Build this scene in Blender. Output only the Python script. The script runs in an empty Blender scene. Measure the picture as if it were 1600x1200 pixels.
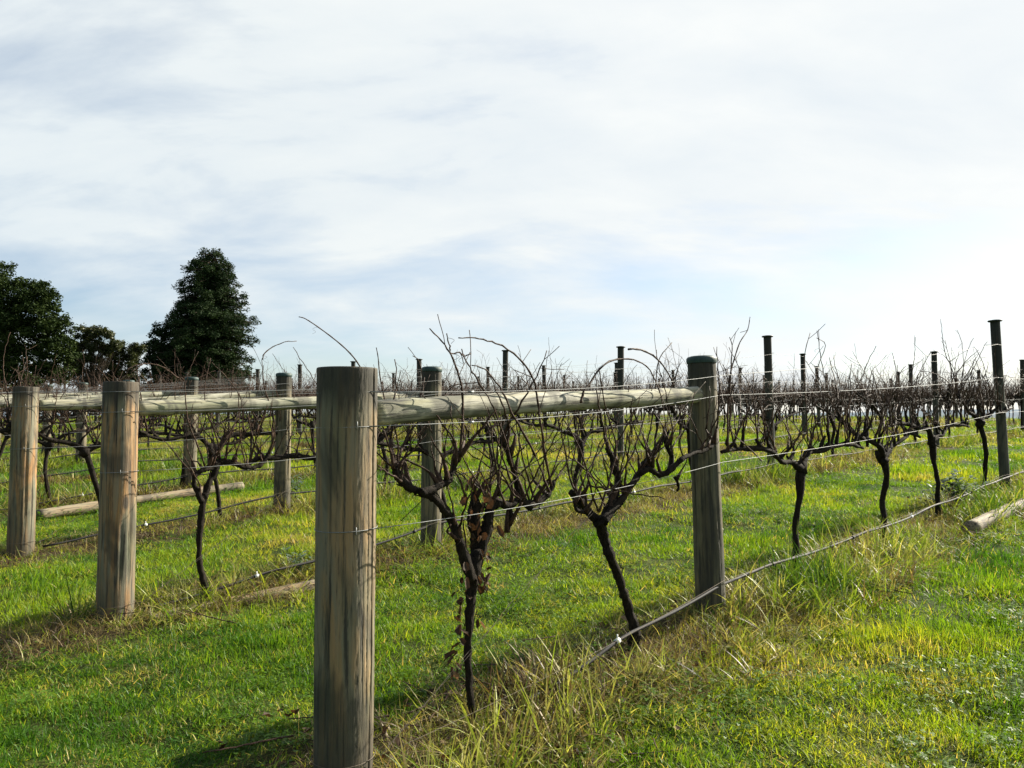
import bpy, math, random
import numpy as np
from mathutils import Vector
R_ = math.radians
scene = bpy.context.scene
COL = scene.collection

# ------------------------------------------------------------------ camera
CZ = 1.30
FPX, PITCH = 1249.0, R_(3.2176)
cam_d = bpy.data.cameras.new('camera')
cam = bpy.data.objects.new('camera', cam_d); COL.objects.link(cam)
cam.location = (0, 0, CZ)
cam.rotation_euler = (R_(90) + PITCH, 0, 0)
cam_d.sensor_width = 36.0
cam_d.lens = FPX / 1600.0 * 36.0
cam_d.clip_start = 0.05
cam_d.clip_end = 12000
scene.camera = cam

# ------------------------------------------------------------------ sun and sky
SUN_AZ, SUN_EL = R_(57), R_(31)
sd = bpy.data.lights.new('sun', 'SUN'); sd.energy = 5.0; sd.angle = R_(0.5); sd.color = (1.0, 0.92, 0.77)
sun = bpy.data.objects.new('sun', sd); COL.objects.link(sun)
sdir = Vector((math.sin(SUN_AZ)*math.cos(SUN_EL), math.cos(SUN_AZ)*math.cos(SUN_EL), math.sin(SUN_EL)))
sun.rotation_euler = sdir.to_track_quat('Z', 'Y').to_euler()

scene.view_settings.view_transform = 'Standard'
scene.view_settings.look = 'None'
scene.view_settings.exposure = 1.40
scene.view_settings.gamma = 1.0
scene.view_settings.use_curve_mapping = False

class NT:
    def __init__(s, tree): s.t = tree; s.n = tree.nodes; s.l = tree.links
    def new(s, typ, **kw):
        n = s.n.new(typ)
        for k, v in kw.items():
            if k in ('inputs',):
                for a, b in v.items():
                    if isinstance(b, bpy.types.NodeSocket): s.l.new(b, n.inputs[a])
                    else: n.inputs[a].default_value = b
            else: setattr(n, k, v)
        return n
    def math(s, op, a, b=None, c=None, clamp=False):
        n = s.n.new('ShaderNodeMath'); n.operation = op; n.use_clamp = clamp
        for i, v in enumerate((a, b, c)):
            if v is None: continue
            if isinstance(v, bpy.types.NodeSocket): s.l.new(v, n.inputs[i])
            else: n.inputs[i].default_value = v
        return n.outputs[0]
    def mix(s, f, a, b, blend='MIX'):
        n = s.n.new('ShaderNodeMix'); n.data_type = 'RGBA'; n.blend_type = blend
        for i, v in ((0, f), (6, a), (7, b)):
            if isinstance(v, bpy.types.NodeSocket): s.l.new(v, n.inputs[i])
            else: n.inputs[i].default_value = v if i == 0 else (*v[:3], 1)
        return n.outputs[2]
    def ramp(s, f, stops):
        n = s.n.new('ShaderNodeValToRGB'); cr = n.color_ramp
        while len(cr.elements) < len(stops): cr.elements.new(0.5)
        for e, (p, c) in zip(cr.elements, stops):
            e.position = p; e.color = (*c[:3], 1) if hasattr(c, '__len__') else (c, c, c, 1)
        s.l.new(f, n.inputs[0]); return n.outputs[0]
    def noise(s, vec, scale, detail=5, rough=0.55, dist=0.0):
        n = s.n.new('ShaderNodeTexNoise')
        if vec is not None: s.l.new(vec, n.inputs['Vector'])
        n.inputs['Scale'].default_value = scale; n.inputs['Detail'].default_value = detail
        n.inputs['Roughness'].default_value = rough; n.inputs['Distortion'].default_value = dist
        return n.outputs[0]
    def mapping(s, vec, scale=(1,1,1), loc=(0,0,0), rot=(0,0,0)):
        n = s.n.new('ShaderNodeMapping'); s.l.new(vec, n.inputs[0])
        n.inputs['Scale'].default_value = scale; n.inputs['Location'].default_value = loc; n.inputs['Rotation'].default_value = rot
        return n.outputs[0]

world = bpy.data.worlds.new('World'); scene.world = world; world.use_nodes = True
w = NT(world.node_tree); w.n.clear()
sky = w.new('ShaderNodeTexSky', sky_type='NISHITA', sun_disc=False, sun_elevation=SUN_EL, sun_rotation=SUN_AZ,
            altitude=200, air_density=1.0, dust_density=1.2, ozone_density=1.5)
geo = w.new('ShaderNodeTexCoord')
D = geo.outputs['Generated']
sep = w.new('ShaderNodeSeparateXYZ', inputs={0: D})
z = w.math('MAXIMUM', sep.outputs[2], 0.0)
zz = w.math('ADD', z, 0.34)
px_ = w.math('DIVIDE', sep.outputs[0], zz); py_ = w.math('DIVIDE', sep.outputs[1], zz)
cp = w.new('ShaderNodeCombineXYZ', inputs={0: px_, 1: py_, 2: 0.0}).outputs[0]
m1 = w.mapping(cp, scale=(0.8, 1.5, 1), loc=(3.1, 7.3, 0), rot=(0, 0, R_(12)))
n1 = w.noise(m1, 1.2, 6, 0.5, 0.3)
n2 = w.noise(w.mapping(cp, scale=(1.2, 2.4, 1), loc=(1.7, 2.2, 0), rot=(0, 0, R_(12))), 1.9, 9, 0.56, 0.25)
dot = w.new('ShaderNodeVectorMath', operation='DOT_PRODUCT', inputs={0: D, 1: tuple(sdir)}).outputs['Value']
cover = w.math('ADD', w.math('MULTIPLY', n1, 0.55), w.math('MULTIPLY', n2, 0.45))
# a thinner belt low over the land lets the blue through; the sheet is thinned overhead, out of view, to cut fill light
belt = w.ramp(z, [(0.0, 0.12), (0.05, 0.09), (0.115, -0.0), (0.17, 0.05), (0.27, 0.22), (0.50, 0.12), (0.85, 0.0)])
cover = w.math('ADD', cover, belt)
cover = w.math('ADD', cover, w.math('MULTIPLY', dot, 0.05))
cov = w.ramp(cover, [(0.42, 0.0), (0.55, 0.5), (0.69, 0.98)])
# thin cloud is brightest towards the sun; dimmed opposite, out of view, to deepen shade
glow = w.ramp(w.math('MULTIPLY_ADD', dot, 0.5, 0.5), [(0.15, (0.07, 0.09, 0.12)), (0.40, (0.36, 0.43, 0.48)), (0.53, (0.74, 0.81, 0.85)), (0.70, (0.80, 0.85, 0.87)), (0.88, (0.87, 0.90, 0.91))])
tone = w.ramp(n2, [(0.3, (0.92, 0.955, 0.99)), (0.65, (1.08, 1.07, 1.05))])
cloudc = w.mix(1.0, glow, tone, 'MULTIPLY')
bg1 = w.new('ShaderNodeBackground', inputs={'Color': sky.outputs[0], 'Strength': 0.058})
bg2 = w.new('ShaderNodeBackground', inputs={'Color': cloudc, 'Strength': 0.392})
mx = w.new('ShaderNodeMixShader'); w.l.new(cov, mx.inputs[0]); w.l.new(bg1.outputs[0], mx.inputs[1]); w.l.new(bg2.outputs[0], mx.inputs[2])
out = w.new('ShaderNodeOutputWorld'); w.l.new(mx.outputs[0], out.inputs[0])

# ------------------------------------------------------------------ layout
RAZ, EAZ = R_(44.9075), R_(-41.9461)
RV = np.array([math.sin(RAZ), math.cos(RAZ)]); EV = np.array([math.sin(EAZ), math.cos(EAZ)])
NV = np.array([-RV[1], RV[0]])                    # across the rows, away from the camera
P0 = np.array([-0.584, 2.8373])
SP, SPAN = 2.6488, 2.4079
T1, DT = 8.21, 6.55
ROWANG = math.atan2(RV[1], RV[0])
NROWS = 25

def row_xy(k, t, off=0.0): return P0 + EV*SP*k + RV*t + NV*off

_rng = np.random.RandomState(5)
_lat = _rng.rand(64, 64)
def vnoise(x, y):
    x = np.asarray(x, float); y = np.asarray(y, float)
    xi = np.floor(x).astype(int); yi = np.floor(y).astype(int); fx = x-xi; fy = y-yi
    fx = fx*fx*(3-2*fx); fy = fy*fy*(3-2*fy)
    a = _lat[xi % 64, yi % 64]; b = _lat[(xi+1) % 64, yi % 64]; c = _lat[xi % 64, (yi+1) % 64]; d = _lat[(xi+1) % 64, (yi+1) % 64]
    return (a*(1-fx)+b*fx)*(1-fy)+(c*(1-fx)+d*fx)*fy
def fbm(x, y, o=4):
    s = 0; a = 0.5; n = 0
    for i in range(o):
        s = s + a*vnoise(np.asarray(x)*2**i+i*7.3, np.asarray(y)*2**i+i*3.1); n += a; a *= 0.5
    return s/n
def ts(x, y):
    dx = np.asarray(x, float)-P0[0]; dy = np.asarray(y, float)-P0[1]
    t = dx*RV[0]+dy*RV[1]; s = dx*NV[0]+dy*NV[1]
    return t, s
def zsm(x, y):
    t, s = ts(x, y)
    ft = np.where(t >= 0, 1.55*(1-np.exp(-np.abs(t)/20.5)), -1.1*(1-np.exp(-np.abs(t)/15)))
    gs = np.where(s >= 0, 1.6*(1-np.exp(-np.abs(s)/50)), -1.0*(1-np.exp(-np.abs(s)/32)))
    r = np.hypot(x, y)
    fall = np.where(r > 110, np.minimum((r-110)**1.5*0.012, 38+0*r), 0)
    return CZ-1.257+ft+gs-fall
def zg(x, y):
    r = np.hypot(x, y)
    amp = np.clip(r/60, 0, 1)*0.10
    bump = (fbm(np.asarray(x)*1.3+11, np.asarray(y)*1.3+5, 3)-0.5)*0.07+(fbm(np.asarray(x)*0.12+31, np.asarray(y)*0.12+9, 2)-0.5)*amp
    t, s = ts(x, y)
    kk = s/(SP*math.sin(RAZ-EAZ)); near = np.abs(kk-np.round(kk))*SP
    ridge = np.exp(-(near/0.34)**2)*0.035*((kk > -0.5) & (kk < NROWS) & (t > -0.4))
    micro = (fbm(np.asarray(x)*3.4+3, np.asarray(y)*3.4+17, 2)-0.5)*0.055*np.clip(1.5-r/25, 0, 1)
    return zsm(x, y)+bump+ridge+micro
def zf(x, y): return float(zg(x, y))

def cam_ray(px, py):
    u = (px-800)/FPX; v = (600-py)/FPX
    c, s = math.cos(PITCH), math.sin(PITCH)
    return np.array([u, c-v*s, s+v*c])
def on_row(px, py, k=0, off=0.0):
    d = cam_ray(px, py); o = row_xy(k, 0, off)
    tt = (o@NV)/(d[:2]@NV)
    return np.array([d[0]*tt, d[1]*tt, CZ+d[2]*tt])
def on_ground(px, py):
    d = cam_ray(px, py); lo = 0.5
    for tt in np.arange(0.8, 60, 0.02):
        p = d*tt
        if CZ+p[2] < zf(p[0], p[1]): return np.array([p[0], p[1], zf(p[0], p[1])])
    return d*60

# ------------------------------------------------------------------ mesh helpers
class MB:
    def __init__(s): s.v = []; s.f = []; s.n = 0
    def add(s, verts, faces):
        s.v.append(np.asarray(verts, float)); s.f += [tuple(i+s.n for i in f) for f in faces]; s.n += len(verts)
    def mesh(s, name, mat, smooth=True, origin=(0, 0, 0)):
        me = bpy.data.meshes.new(name)
        v = np.concatenate(s.v) - np.asarray(origin, float) if s.v else np.zeros((0, 3))
        me.from_pydata(v.tolist(), [], s.f)
        if smooth: me.polygons.foreach_set('use_smooth', [True]*len(me.polygons))
        if mat: me.materials.append(mat)
        me.update(); return me
def link(name, me, parent=None, loc=None):
    o = bpy.data.objects.new(name, me); COL.objects.link(o)
    if parent is not None: o.parent = parent
    if loc is not None: o.location = loc
    return o
def tag(o, label=None, cat=None, group=None, kind=None):
    if label: o['label'] = label
    if cat: o['category'] = cat
    if group: o['group'] = group
    if kind: o['kind'] = kind
    return o
def thing(name, loc, label, cat, group=None, rz=0.0):
    o = bpy.data.objects.new(name, None); COL.objects.link(o); o.location = loc; o.rotation_euler = (0, 0, rz)
    o.empty_display_size = 0.1
    return tag(o, label, cat, group)

def tube(mb, pts, rad, n=6, rng=None, rough=0.0, cap=True):
    pts = np.asarray(pts, float); m = len(pts)
    rad = np.broadcast_to(np.asarray(rad, float), (m,)) if np.ndim(rad) else np.full(m, float(rad))
    tg = np.gradient(pts, axis=0); tg /= np.linalg.norm(tg, axis=1)[:, None]+1e-12
    u = np.cross(tg[0], [0, 0, 1.0]);
    if np.linalg.norm(u) < 0.1: u = np.cross(tg[0], [0, 1.0, 0])
    ang = np.arange(n)*2*math.pi/n
    ca, sa = np.cos(ang), np.sin(ang)
    V = np.empty((m, n, 3))
    for i in range(m):
        u = u-tg[i]*(u@tg[i]); u /= np.linalg.norm(u)+1e-12
        w_ = np.cross(tg[i], u)
        V[i] = pts[i]+rad[i]*(ca[:, None]*u+sa[:, None]*w_)
    if rough and rng is not None:
        jit = 1+rough*rng.randn(m, n, 1)
        V = pts[:, None, :]+(V-pts[:, None, :])*jit
    F = []
    for i in range(m-1):
        for j in range(n):
            a = i*n+j; b = i*n+(j+1) % n
            F.append((a, b, b+n, a+n))
    if cap:
        F.append(tuple(range(n-1, -1, -1))); F.append(tuple((m-1)*n+j for j in range(n)))
    mb.add(V.reshape(-1, 3), F)
def smooth_path(pts, k=4):
    pts = np.asarray(pts, float); out = []
    P = np.vstack([2*pts[0]-pts[1], pts, 2*pts[-1]-pts[-2]])
    for i in range(1, len(P)-2):
        for j in range(k):
            t = j/k
            out.append(0.5*((2*P[i])+(-P[i-1]+P[i+1])*t+(2*P[i-1]-5*P[i]+4*P[i+1]-P[i+2])*t*t+(-P[i-1]+3*P[i]-3*P[i+1]+P[i+2])*t**3))
    out.append(pts[-1]); return np.array(out)
def resample(v, m): return np.interp(np.linspace(0, 1, m), np.linspace(0, 1, len(v)), v)

# ------------------------------------------------------------------ materials
def mat(name):
    m = bpy.data.materials.new(name); m.use_nodes = True
    t = NT(m.node_tree); b = m.node_tree.nodes['Principled BSDF']
    return m, t, b
def bump(t, b, h, strength=0.5, dist=0.01):
    n = t.new('ShaderNodeBump', inputs={'Height': h, 'Strength': strength, 'Distance': dist}); t.l.new(n.outputs[0], b.inputs['Normal'])

def wood_material(name, pale, warm, dark, green, warmth=0.5, axis=2, seed=0.0):
    """weathered round timber; the grain runs along the object's local axis"""
    m, t, b = mat(name)
    tc = t.new('ShaderNodeTexCoord').outputs['Object']
    oi = t.new('ShaderNodeObjectInfo').outputs['Random']
    sh = t.new('ShaderNodeVectorMath', operation='ADD', inputs={0: tc}); cmb = t.new('ShaderNodeCombineXYZ', inputs={0: t.math('MULTIPLY', oi, 37.0), 1: seed, 2: t.math('MULTIPLY', oi, 11.0)})
    t.l.new(cmb.outputs[0], sh.inputs[1]); v = sh.outputs[0]
    sc = [1, 1, 1]; sc[axis] = 0.045
    g1 = t.noise(t.mapping(v, scale=tuple(sc)), 60, 6, 0.65, 0.4)          # fine grain
    sc[axis] = 0.10
    g2 = t.noise(t.mapping(v, scale=tuple(sc)), 17, 5, 0.6, 1.2)           # broad streaks
    sc[axis] = 0.30
    g3 = t.noise(t.mapping(v, scale=tuple(sc)), 7, 4, 0.5, 0.8)            # stains
    c = t.mix(t.ramp(g2, [(0.40, 0.0), (0.62, 1.0)]), pale, warm)
    c = t.mix(t.ramp(g3, [(0.48, 0.0), (0.68, 0.75)]), c, green)
    c = t.mix(t.ramp(g1, [(0.36, 0.95), (0.40, 0.75), (0.50, 0.0)]), c, dark)
    sc[axis] = 0.02
    g4 = t.noise(t.mapping(v, scale=tuple(sc)), 34, 2, 0.5, 0.2)
    c = t.mix(t.ramp(g4, [(0.30, 0.95), (0.355, 0.0)]), c, tuple(x*0.5 for x in dark))
    big = t.noise(t.mapping(v, scale=(1.2, 1.2, 0.5)), 3.2, 3, 0.5, 1.5)
    c = t.mix(t.ramp(big, [(0.50, 0.0), (0.60, 0.65)]), c, dark)
    if axis == 2:                                   # rain-blackened top, damp foot
        zc = t.new('ShaderNodeSeparateXYZ', inputs={0: tc}).outputs[2]
        zn = t.math('ADD', zc, t.math('MULTIPLY', t.math('SUBTRACT', g2, 0.5), 0.25))
        c = t.mix(t.ramp(t.math('MULTIPLY', zn, 0.5), [(0.0, 0.75), (0.12, 0.25), (0.22, 0.0), (0.645, 0.0), (0.685, 0.85)]), c, dark)
    # knots
    vo = t.new('ShaderNodeTexVoronoi', inputs={'Vector': t.mapping(v, scale=(1, 1, 0.45)), 'Scale': 5.0}).outputs['Distance']
    c = t.mix(t.ramp(vo, [(0.07, 0.9), (0.13, 0.0)]), c, dark)
    t.l.new(c, b.inputs['Base Color']); b.inputs['Roughness'].default_value = 0.82
    h = t.math('ADD', t.math('MULTIPLY', g1, 0.7), t.math('MULTIPLY', g2, 0.6))
    bump(t, b, t.math('ADD', h, t.ramp(g4, [(0.30, 0.0), (0.36, 0.8)])), 0.8, 0.008)
    return m
M = {}
M['post'] = wood_material('weathered_pine_post', (0.20, 0.175, 0.115), (0.29, 0.190, 0.090), (0.030, 0.028, 0.020), (0.085, 0.105, 0.060))
M['post_orange'] = wood_material('orange_pine_post', (0.19, 0.175, 0.12), (0.33, 0.182, 0.070), (0.035, 0.030, 0.022), (0.10, 0.115, 0.07), seed=4.0)
M['post_dark'] = wood_material('dark_mossy_post', (0.135, 0.120, 0.078), (0.20, 0.158, 0.085), (0.025, 0.024, 0.018), (0.060, 0.066, 0.038), seed=9.0)
M['rail'] = wood_material('pale_weathered_rail', (0.40, 0.39, 0.31), (0.30, 0.28, 0.18), (0.045, 0.043, 0.035), (0.17, 0.185, 0.095), axis=0, seed=2.0)
M['thin'] = wood_material('thin_treated_post', (0.075, 0.078, 0.058), (0.11, 0.098, 0.065), (0.018, 0.02, 0.016), (0.045, 0.055, 0.038), seed=6.0)
M['log'] = wood_material('fallen_log', (0.25, 0.21, 0.135), (0.26, 0.18, 0.10), (0.05, 0.042, 0.03), (0.14, 0.135, 0.08), axis=0, seed=12.0)

def plain(name, col, rough=0.6, metal=0.0, nscale=0, var=0.3):
    m, t, b = mat(name)
    if nscale:
        tc = t.new('ShaderNodeTexCoord').outputs['Object']
        n = t.noise(tc, nscale, 4, 0.6)
        c = t.mix(t.ramp(n, [(0.3, 0.0), (0.7, 1.0)]), tuple(x*(1-var) for x in col), tuple(min(1, x*(1+var)) for x in col))
        t.l.new(c, b.inputs['Base Color']); bump(t, b, n, 0.4, 0.004)
    else: b.inputs['Base Color'].default_value = (*col, 1)
    b.inputs['Roughness'].default_value = rough; b.inputs['Metallic'].default_value = metal
    return m
M['cap'] = plain('green_cap', (0.018, 0.045, 0.040), 0.6, 0, 40)
M['thin_cap'] = plain('dark_green_cap', (0.015, 0.022, 0.018), 0.6, 0, 40)
M['wire'] = plain('galvanised_wire', (0.22, 0.23, 0.23), 0.6, 0.35, 90, 0.25)
M['rust'] = plain('dull_rusty_wire', (0.16, 0.13, 0.10), 0.7, 0.3, 90, 0.3)
M['drip'] = plain('black_poly_tube', (0.008, 0.008, 0.009), 0.75, 0, 30, 0.3)
M['clip'] = plain('white_clip', (0.7, 0.72, 0.68), 0.5)
M['endgrain'] = plain('end_grain', (0.07, 0.06, 0.045), 0.9, 0, 60)

def bark_material(name, a, bcol, scale):
    m, t, b = mat(name)
    tc = t.new('ShaderNodeTexCoord').outputs['Object']
    n = t.noise(t.mapping(tc, scale=(1, 1, 0.35)), scale, 6, 0.7, 0.6)
    n2 = t.noise(tc, 6, 3, 0.5)
    c = t.mix(t.ramp(n, [(0.35, 0.0), (0.68, 1.0)]), a, bcol)
    c = t.mix(t.ramp(n2, [(0.55, 0.0), (0.75, 0.35)]), c, tuple(x*1.8 for x in bcol))
    t.l.new(c, b.inputs['Base Color']); b.inputs['Roughness'].default_value = 0.85
    b.inputs['Specular IOR Level'].default_value = 0.12
    bump(t, b, n, 1.0, 0.012); return m
M['bark'] = bark_material('vine_bark', (0.007, 0.006, 0.005), (0.032, 0.025, 0.018), 70)
M['cane'] = bark_material('cane_bark', (0.030, 0.018, 0.013), (0.10, 0.060, 0.040), 120)
M['cane'].node_tree.nodes['Principled BSDF'].inputs['Roughness'].default_value = 0.5
M['treebark'] = bark_material('tree_bark', (0.03, 0.024, 0.018), (0.10, 0.08, 0.06), 12)

def leafy(name, stops, attr='rnd', trans=0.45, obj_attr=False, rough=0.5, spec=0.3, tcol=None):
    """leaf or blade: diffuse surface that also lets light through"""
    m, t, b = mat(name)
    at = t.new('ShaderNodeAttribute', attribute_name=attr, attribute_type='INSTANCER' if obj_attr else 'GEOMETRY')
    c = t.ramp(at.outputs['Fac'], stops)
    if obj_attr:
        br = t.new('ShaderNodeAttribute', attribute_name='blade', attribute_type='GEOMETRY')
        c = t.mix(0.8, c, t.ramp(br.outputs['Fac'], [(0.0, (0.35, 0.42, 0.4)), (0.5, (0.95, 0.97, 0.9)), (1.0, (1.6, 1.4, 1.2))]), 'MULTIPLY')
    t.l.new(c, b.inputs['Base Color']); b.inputs['Roughness'].default_value = rough
    b.inputs['Specular IOR Level'].default_value = spec
    tr = t.new('ShaderNodeBsdfTranslucent')
    t.l.new(t.mix(1.0, c, tcol or (1.5, 1.35, 0.7), 'MULTIPLY'), tr.inputs[0])
    mx = t.new('ShaderNodeMixShader'); mx.inputs[0].default_value = trans
    t.l.new(b.outputs[0], mx.inputs[1]); t.l.new(tr.outputs[0], mx.inputs[2])
    t.l.new(mx.outputs[0], m.node_tree.nodes['Material Output'].inputs[0])
    return m
M['grass'] = leafy('lawn_grass', [(0.0, (0.036, 0.115, 0.008)), (0.35, (0.105, 0.215, 0.012)), (0.62, (0.20, 0.30, 0.016)), (0.88, (0.30, 0.33, 0.035)), (1.0, (0.36, 0.31, 0.12))], obj_attr=True)
M['tussock'] = leafy('long_dry_grass', [(0.0, (0.05, 0.11, 0.012)), (0.3, (0.13, 0.19, 0.02)), (0.5, (0.25, 0.29, 0.035)), (0.7, (0.36, 0.33, 0.13)), (0.86, (0.20, 0.145, 0.075)), (1.0, (0.09, 0.06, 0.035))], obj_attr=True, trans=0.38, spec=0.4, tcol=(1.25, 1.35, 0.7))

# ------------------------------------------------------------------ ground, hills
def row_strip(x, y):
    """distance across to the nearest trellis row, inside the block of rows"""
    t, s = ts(x, y)
    kk = s/(SP*math.sin(RAZ-EAZ)); k0 = np.round(kk)
    t0 = k0*SP*(EV@RV)
    ok = (k0 >= 0) & (k0 < NROWS) & (t-t0 > np.where(k0 == 0, -0.4, -1.0))
    return np.where(ok, np.abs(kk-k0)*SP, 9.0)

def make_ground():
    rr = [0.0]; r = 0.25
    while r < 9000:
        rr.append(r); r *= 1.035 if r < 120 else 1.12
    na = 300
    a = np.arange(na)*2*math.pi/na
    R2, A2 = np.meshgrid(rr[1:], a, indexing='ij')
    X = R2*np.sin(A2); Y = R2*np.cos(A2)
    Z = zg(X, Y)
    m = len(rr)-1
    V = np.vstack([[0, 0, zf(0, 0)], np.stack([X, Y, Z], -1).reshape(-1, 3)])
    F = [(0, 1+(j+1) % na, 1+j) for j in range(na)]
    for i in range(m-1):
        o = 1+i*na
        F += [(o+j, o+(j+1) % na, o+na+(j+1) % na, o+na+j) for j in range(na)]
    mb = MB(); mb.add(V, [f[::-1] for f in F])
    mt, t, b = mat('turf_soil')
    tc = t.new('ShaderNodeTexCoord').outputs['Object']
    n1 = t.noise(tc, 0.9, 5, 0.6); n2 = t.noise(tc, 14, 5, 0.7); n3 = t.noise(tc, 90, 3, 0.6)
    far = t.mix(t.ramp(n1, [(0.35, 0), (0.65, 1)]), (0.028, 0.055, 0.009), (0.06, 0.075, 0.014))
    far = t.mix(t.ramp(n2, [(0.35, 0.5), (0.6, 0.0)]), far, (0.020, 0.020, 0.009))
    soil = t.mix(t.ramp(n3, [(0.35, 0), (0.65, 1)]), (0.022, 0.015, 0.010), (0.080, 0.052, 0.032))
    at = t.new('ShaderNodeAttribute', attribute_name='strip')
    fac = t.math('MULTIPLY', at.outputs['Fac'], t.ramp(n2, [(0.3, 0.5), (0.5, 1.0)]))
    c = t.mix(fac, far, soil)
    t.l.new(c, b.inputs['Base Color']); b.inputs['Roughness'].default_value = 0.95; b.inputs['Specular IOR Level'].default_value = 0.1
    bump(t, b, t.math('ADD', n2, t.math('MULTIPLY', n3, 0.4)), 0.8, 0.03)
    me = mb.mesh('ground', mt)
    d = row_strip(V[:, 0], V[:, 1])
    at = me.attributes.new('strip', 'FLOAT', 'POINT'); at.data.foreach_set('value', np.exp(-(d/0.42)**4).astype(np.float32))
    o = link('ground', me); o['kind'] = 'structure'
make_ground()

def make_hills():
    mb = MB(); n = 160
    az = np.linspace(R_(-60), R_(70), n)
    ridge = 42+62*fbm(az*6+3, az*0+2.2, 5)
    layers = [(0, -45), (0.35, None), (1.0, -60)]
    V = []
    for fr, zz_ in layers:
        d = 3300+fr*1600
        zc = ridge if zz_ is None else np.full(n, zz_)
        V.append(np.stack([d*np.sin(az), d*np.cos(az), zc+CZ], -1))
    V = np.concatenate(V); F = []
    for i in range(2):
        for j in range(n-1): F.append((i*n+j, i*n+j+1, (i+1)*n+j+1, (i+1)*n+j))
    mb.add(V, F)
    mt = plain('haze_tinted_forest', (0.055, 0.095, 0.140), 1.0, 0, 0.01)  # distance haze painted as blue in the forest colour, no air volume
    o = link('hills', mb.mesh('hills', mt)); o['kind'] = 'structure'
make_hills()

# ------------------------------------------------------------------ posts
def post_mesh(name, r0, r1, h, m, n=64, rings=70, seed=0, crack=True, bury=0.12):
    rng = np.random.RandomState(seed)
    zz = np.linspace(-bury, h, rings)
    ang = np.arange(n)*2*math.pi/n
    ncr = 22; ca = rng.rand(ncr)*6.28; cw = (0.018 if n > 100 else 0.03)+rng.rand(ncr)*0.015; cd = 0.02+rng.rand(ncr)**2*0.16
    c0 = rng.rand(ncr)*h*0.5-0.1; c1 = c0+0.4+rng.rand(ncr)*h
    V = np.empty((rings, n, 3))
    for i, z_ in enumerate(zz):
        f = max(0, z_)/h
        r = r0+(r1-r0)*f
        rad = r*(1+0.012*np.sin(ang*2+z_*1.3+seed)+0.02*(fbm(ang*0.9+seed+3, ang*0+z_*2.5, 3)-0.5)+0.004*rng.randn(n))
        if crack:
            for k in range(ncr):
                d = np.abs((ang-ca[k]-0.05*math.sin(z_*3+k)+math.pi) % (2*math.pi)-math.pi)
                if c0[k] < z_ < c1[k]: rad *= 1-cd[k]*np.exp(-(d/cw[k])**2)*min(1, 6*(z_-c0[k]), 6*(c1[k]-z_))
        V[i, :, 0] = rad*np.cos(ang); V[i, :, 1] = rad*np.sin(ang); V[i, :, 2] = z_
    V[-1, :, :2] *= 0.985; V[-1, :, 2] += 0.0
    V[-2, :, 2] = h-0.006
    mb = MB(); F = []
    for i in range(rings-1):
        for j in range(n):
            a = i*n+j; b = i*n+(j+1) % n; F.append((a, b, b+n, a+n))
    F.append(tuple((rings-1)*n+j for j in range(n)))
    mb.add(V.reshape(-1, 3), F)
    me = mb.mesh(name, m)
    me.materials.append(M['endgrain']); me.polygons[len(F)-1].material_index = 1
    me.polygons[len(F)-1].use_smooth = False
    return me
def lathe(prof, n=32):
    mb = MB(); ang = np.arange(n)*2*math.pi/n; V = []; F = []
    for r, z_ in prof: V.append(np.stack([r*np.cos(ang), r*np.sin(ang), np.full(n, z_)], -1))
    m = len(prof)
    for i in range(m-1):
        for j in range(n): a = i*n+j; b = i*n+(j+1) % n; F.append((a, b, b+n, a+n))
    F.append(tuple((m-1)*n+j for j in range(n))); mb.add(np.concatenate(V), F); return mb

ORD = ['nearest', 'second', 'third', 'fourth', 'fifth', 'sixth', 'seventh', 'eighth', 'ninth', 'tenth', 'eleventh', 'twelfth', 'thirteenth',
       'fourteenth', 'fifteenth', 'sixteenth', 'seventeenth', 'eighteenth', 'nineteenth', 'twentieth', 'twenty-first', 'twenty-second', 'twenty-third', 'twenty-fourth', 'twenty-fifth', 'twenty-sixth']
NTH = ['first']+ORD[1:]
def rowname(k): return 'nearest row' if k == 0 else ORD[k]+' row back'
def project(x, y, z_=None):
    z_ = zf(x, y)+0.9 if z_ is None else z_
    c, s = math.cos(PITCH), math.sin(PITCH); dz = z_-CZ
    d = y*c+dz*s; u = -y*s+dz*c
    return (800+FPX*x/d, 600-FPX*u/d) if d > 0.3 else (-9999, 0)

H1, H2, H3 = 1.445, 1.485, 1.90
front_label = {0: 'thick tan end post in the foreground, tallest and widest in view',
               1: 'thick orange streaked end post, middle one of the three on the left',
               2: 'grey and orange end post nearest the left edge of the photo'}
end_posts = {}
for k in range(0, 6):
    x, y = row_xy(k, 0)
    lab = front_label.get(k, 'thick wooden end post of the %s, past the left edge' % rowname(k))
    t = thing('end_post', (x, y, float(zsm(x, y))), lab, 'post', 'thick wooden end posts of the trellis rows')
    if k == 0: t.rotation_euler = (R_(0.3), R_(0.0), 0)
    r0 = [0.1005, 0.103, 0.102][k] if k < 3 else 0.10
    me = post_mesh('shaft', r0, r0*(1.045 if k == 0 else 0.965), [1.472, 1.445, 1.43][k] if k < 3 else H1, M['post_orange'] if k in (1, 2) else M['post'], n=200 if k == 0 else 64, rings=110 if k == 0 else 60, seed=31+k)
    link('shaft', me, t)
    # staples holding the wires
    for hz in (1.27, 0.91):
        sb = MB(); a0 = ROWANG-math.pi/2-0.25; rr = r0*0.98
        p = [np.array([rr*math.cos(a0), rr*math.sin(a0), hz+dz]) for dz in (-0.012, 0.012)]
        o = np.array([0.008*math.cos(a0), 0.008*math.sin(a0), 0])
        tube(sb, [p[0]-o, p[0]+o, p[1]+o, p[1]-o], 0.0018, 5)
        link('staple', sb.mesh('staple', M['wire']), t)
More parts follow.
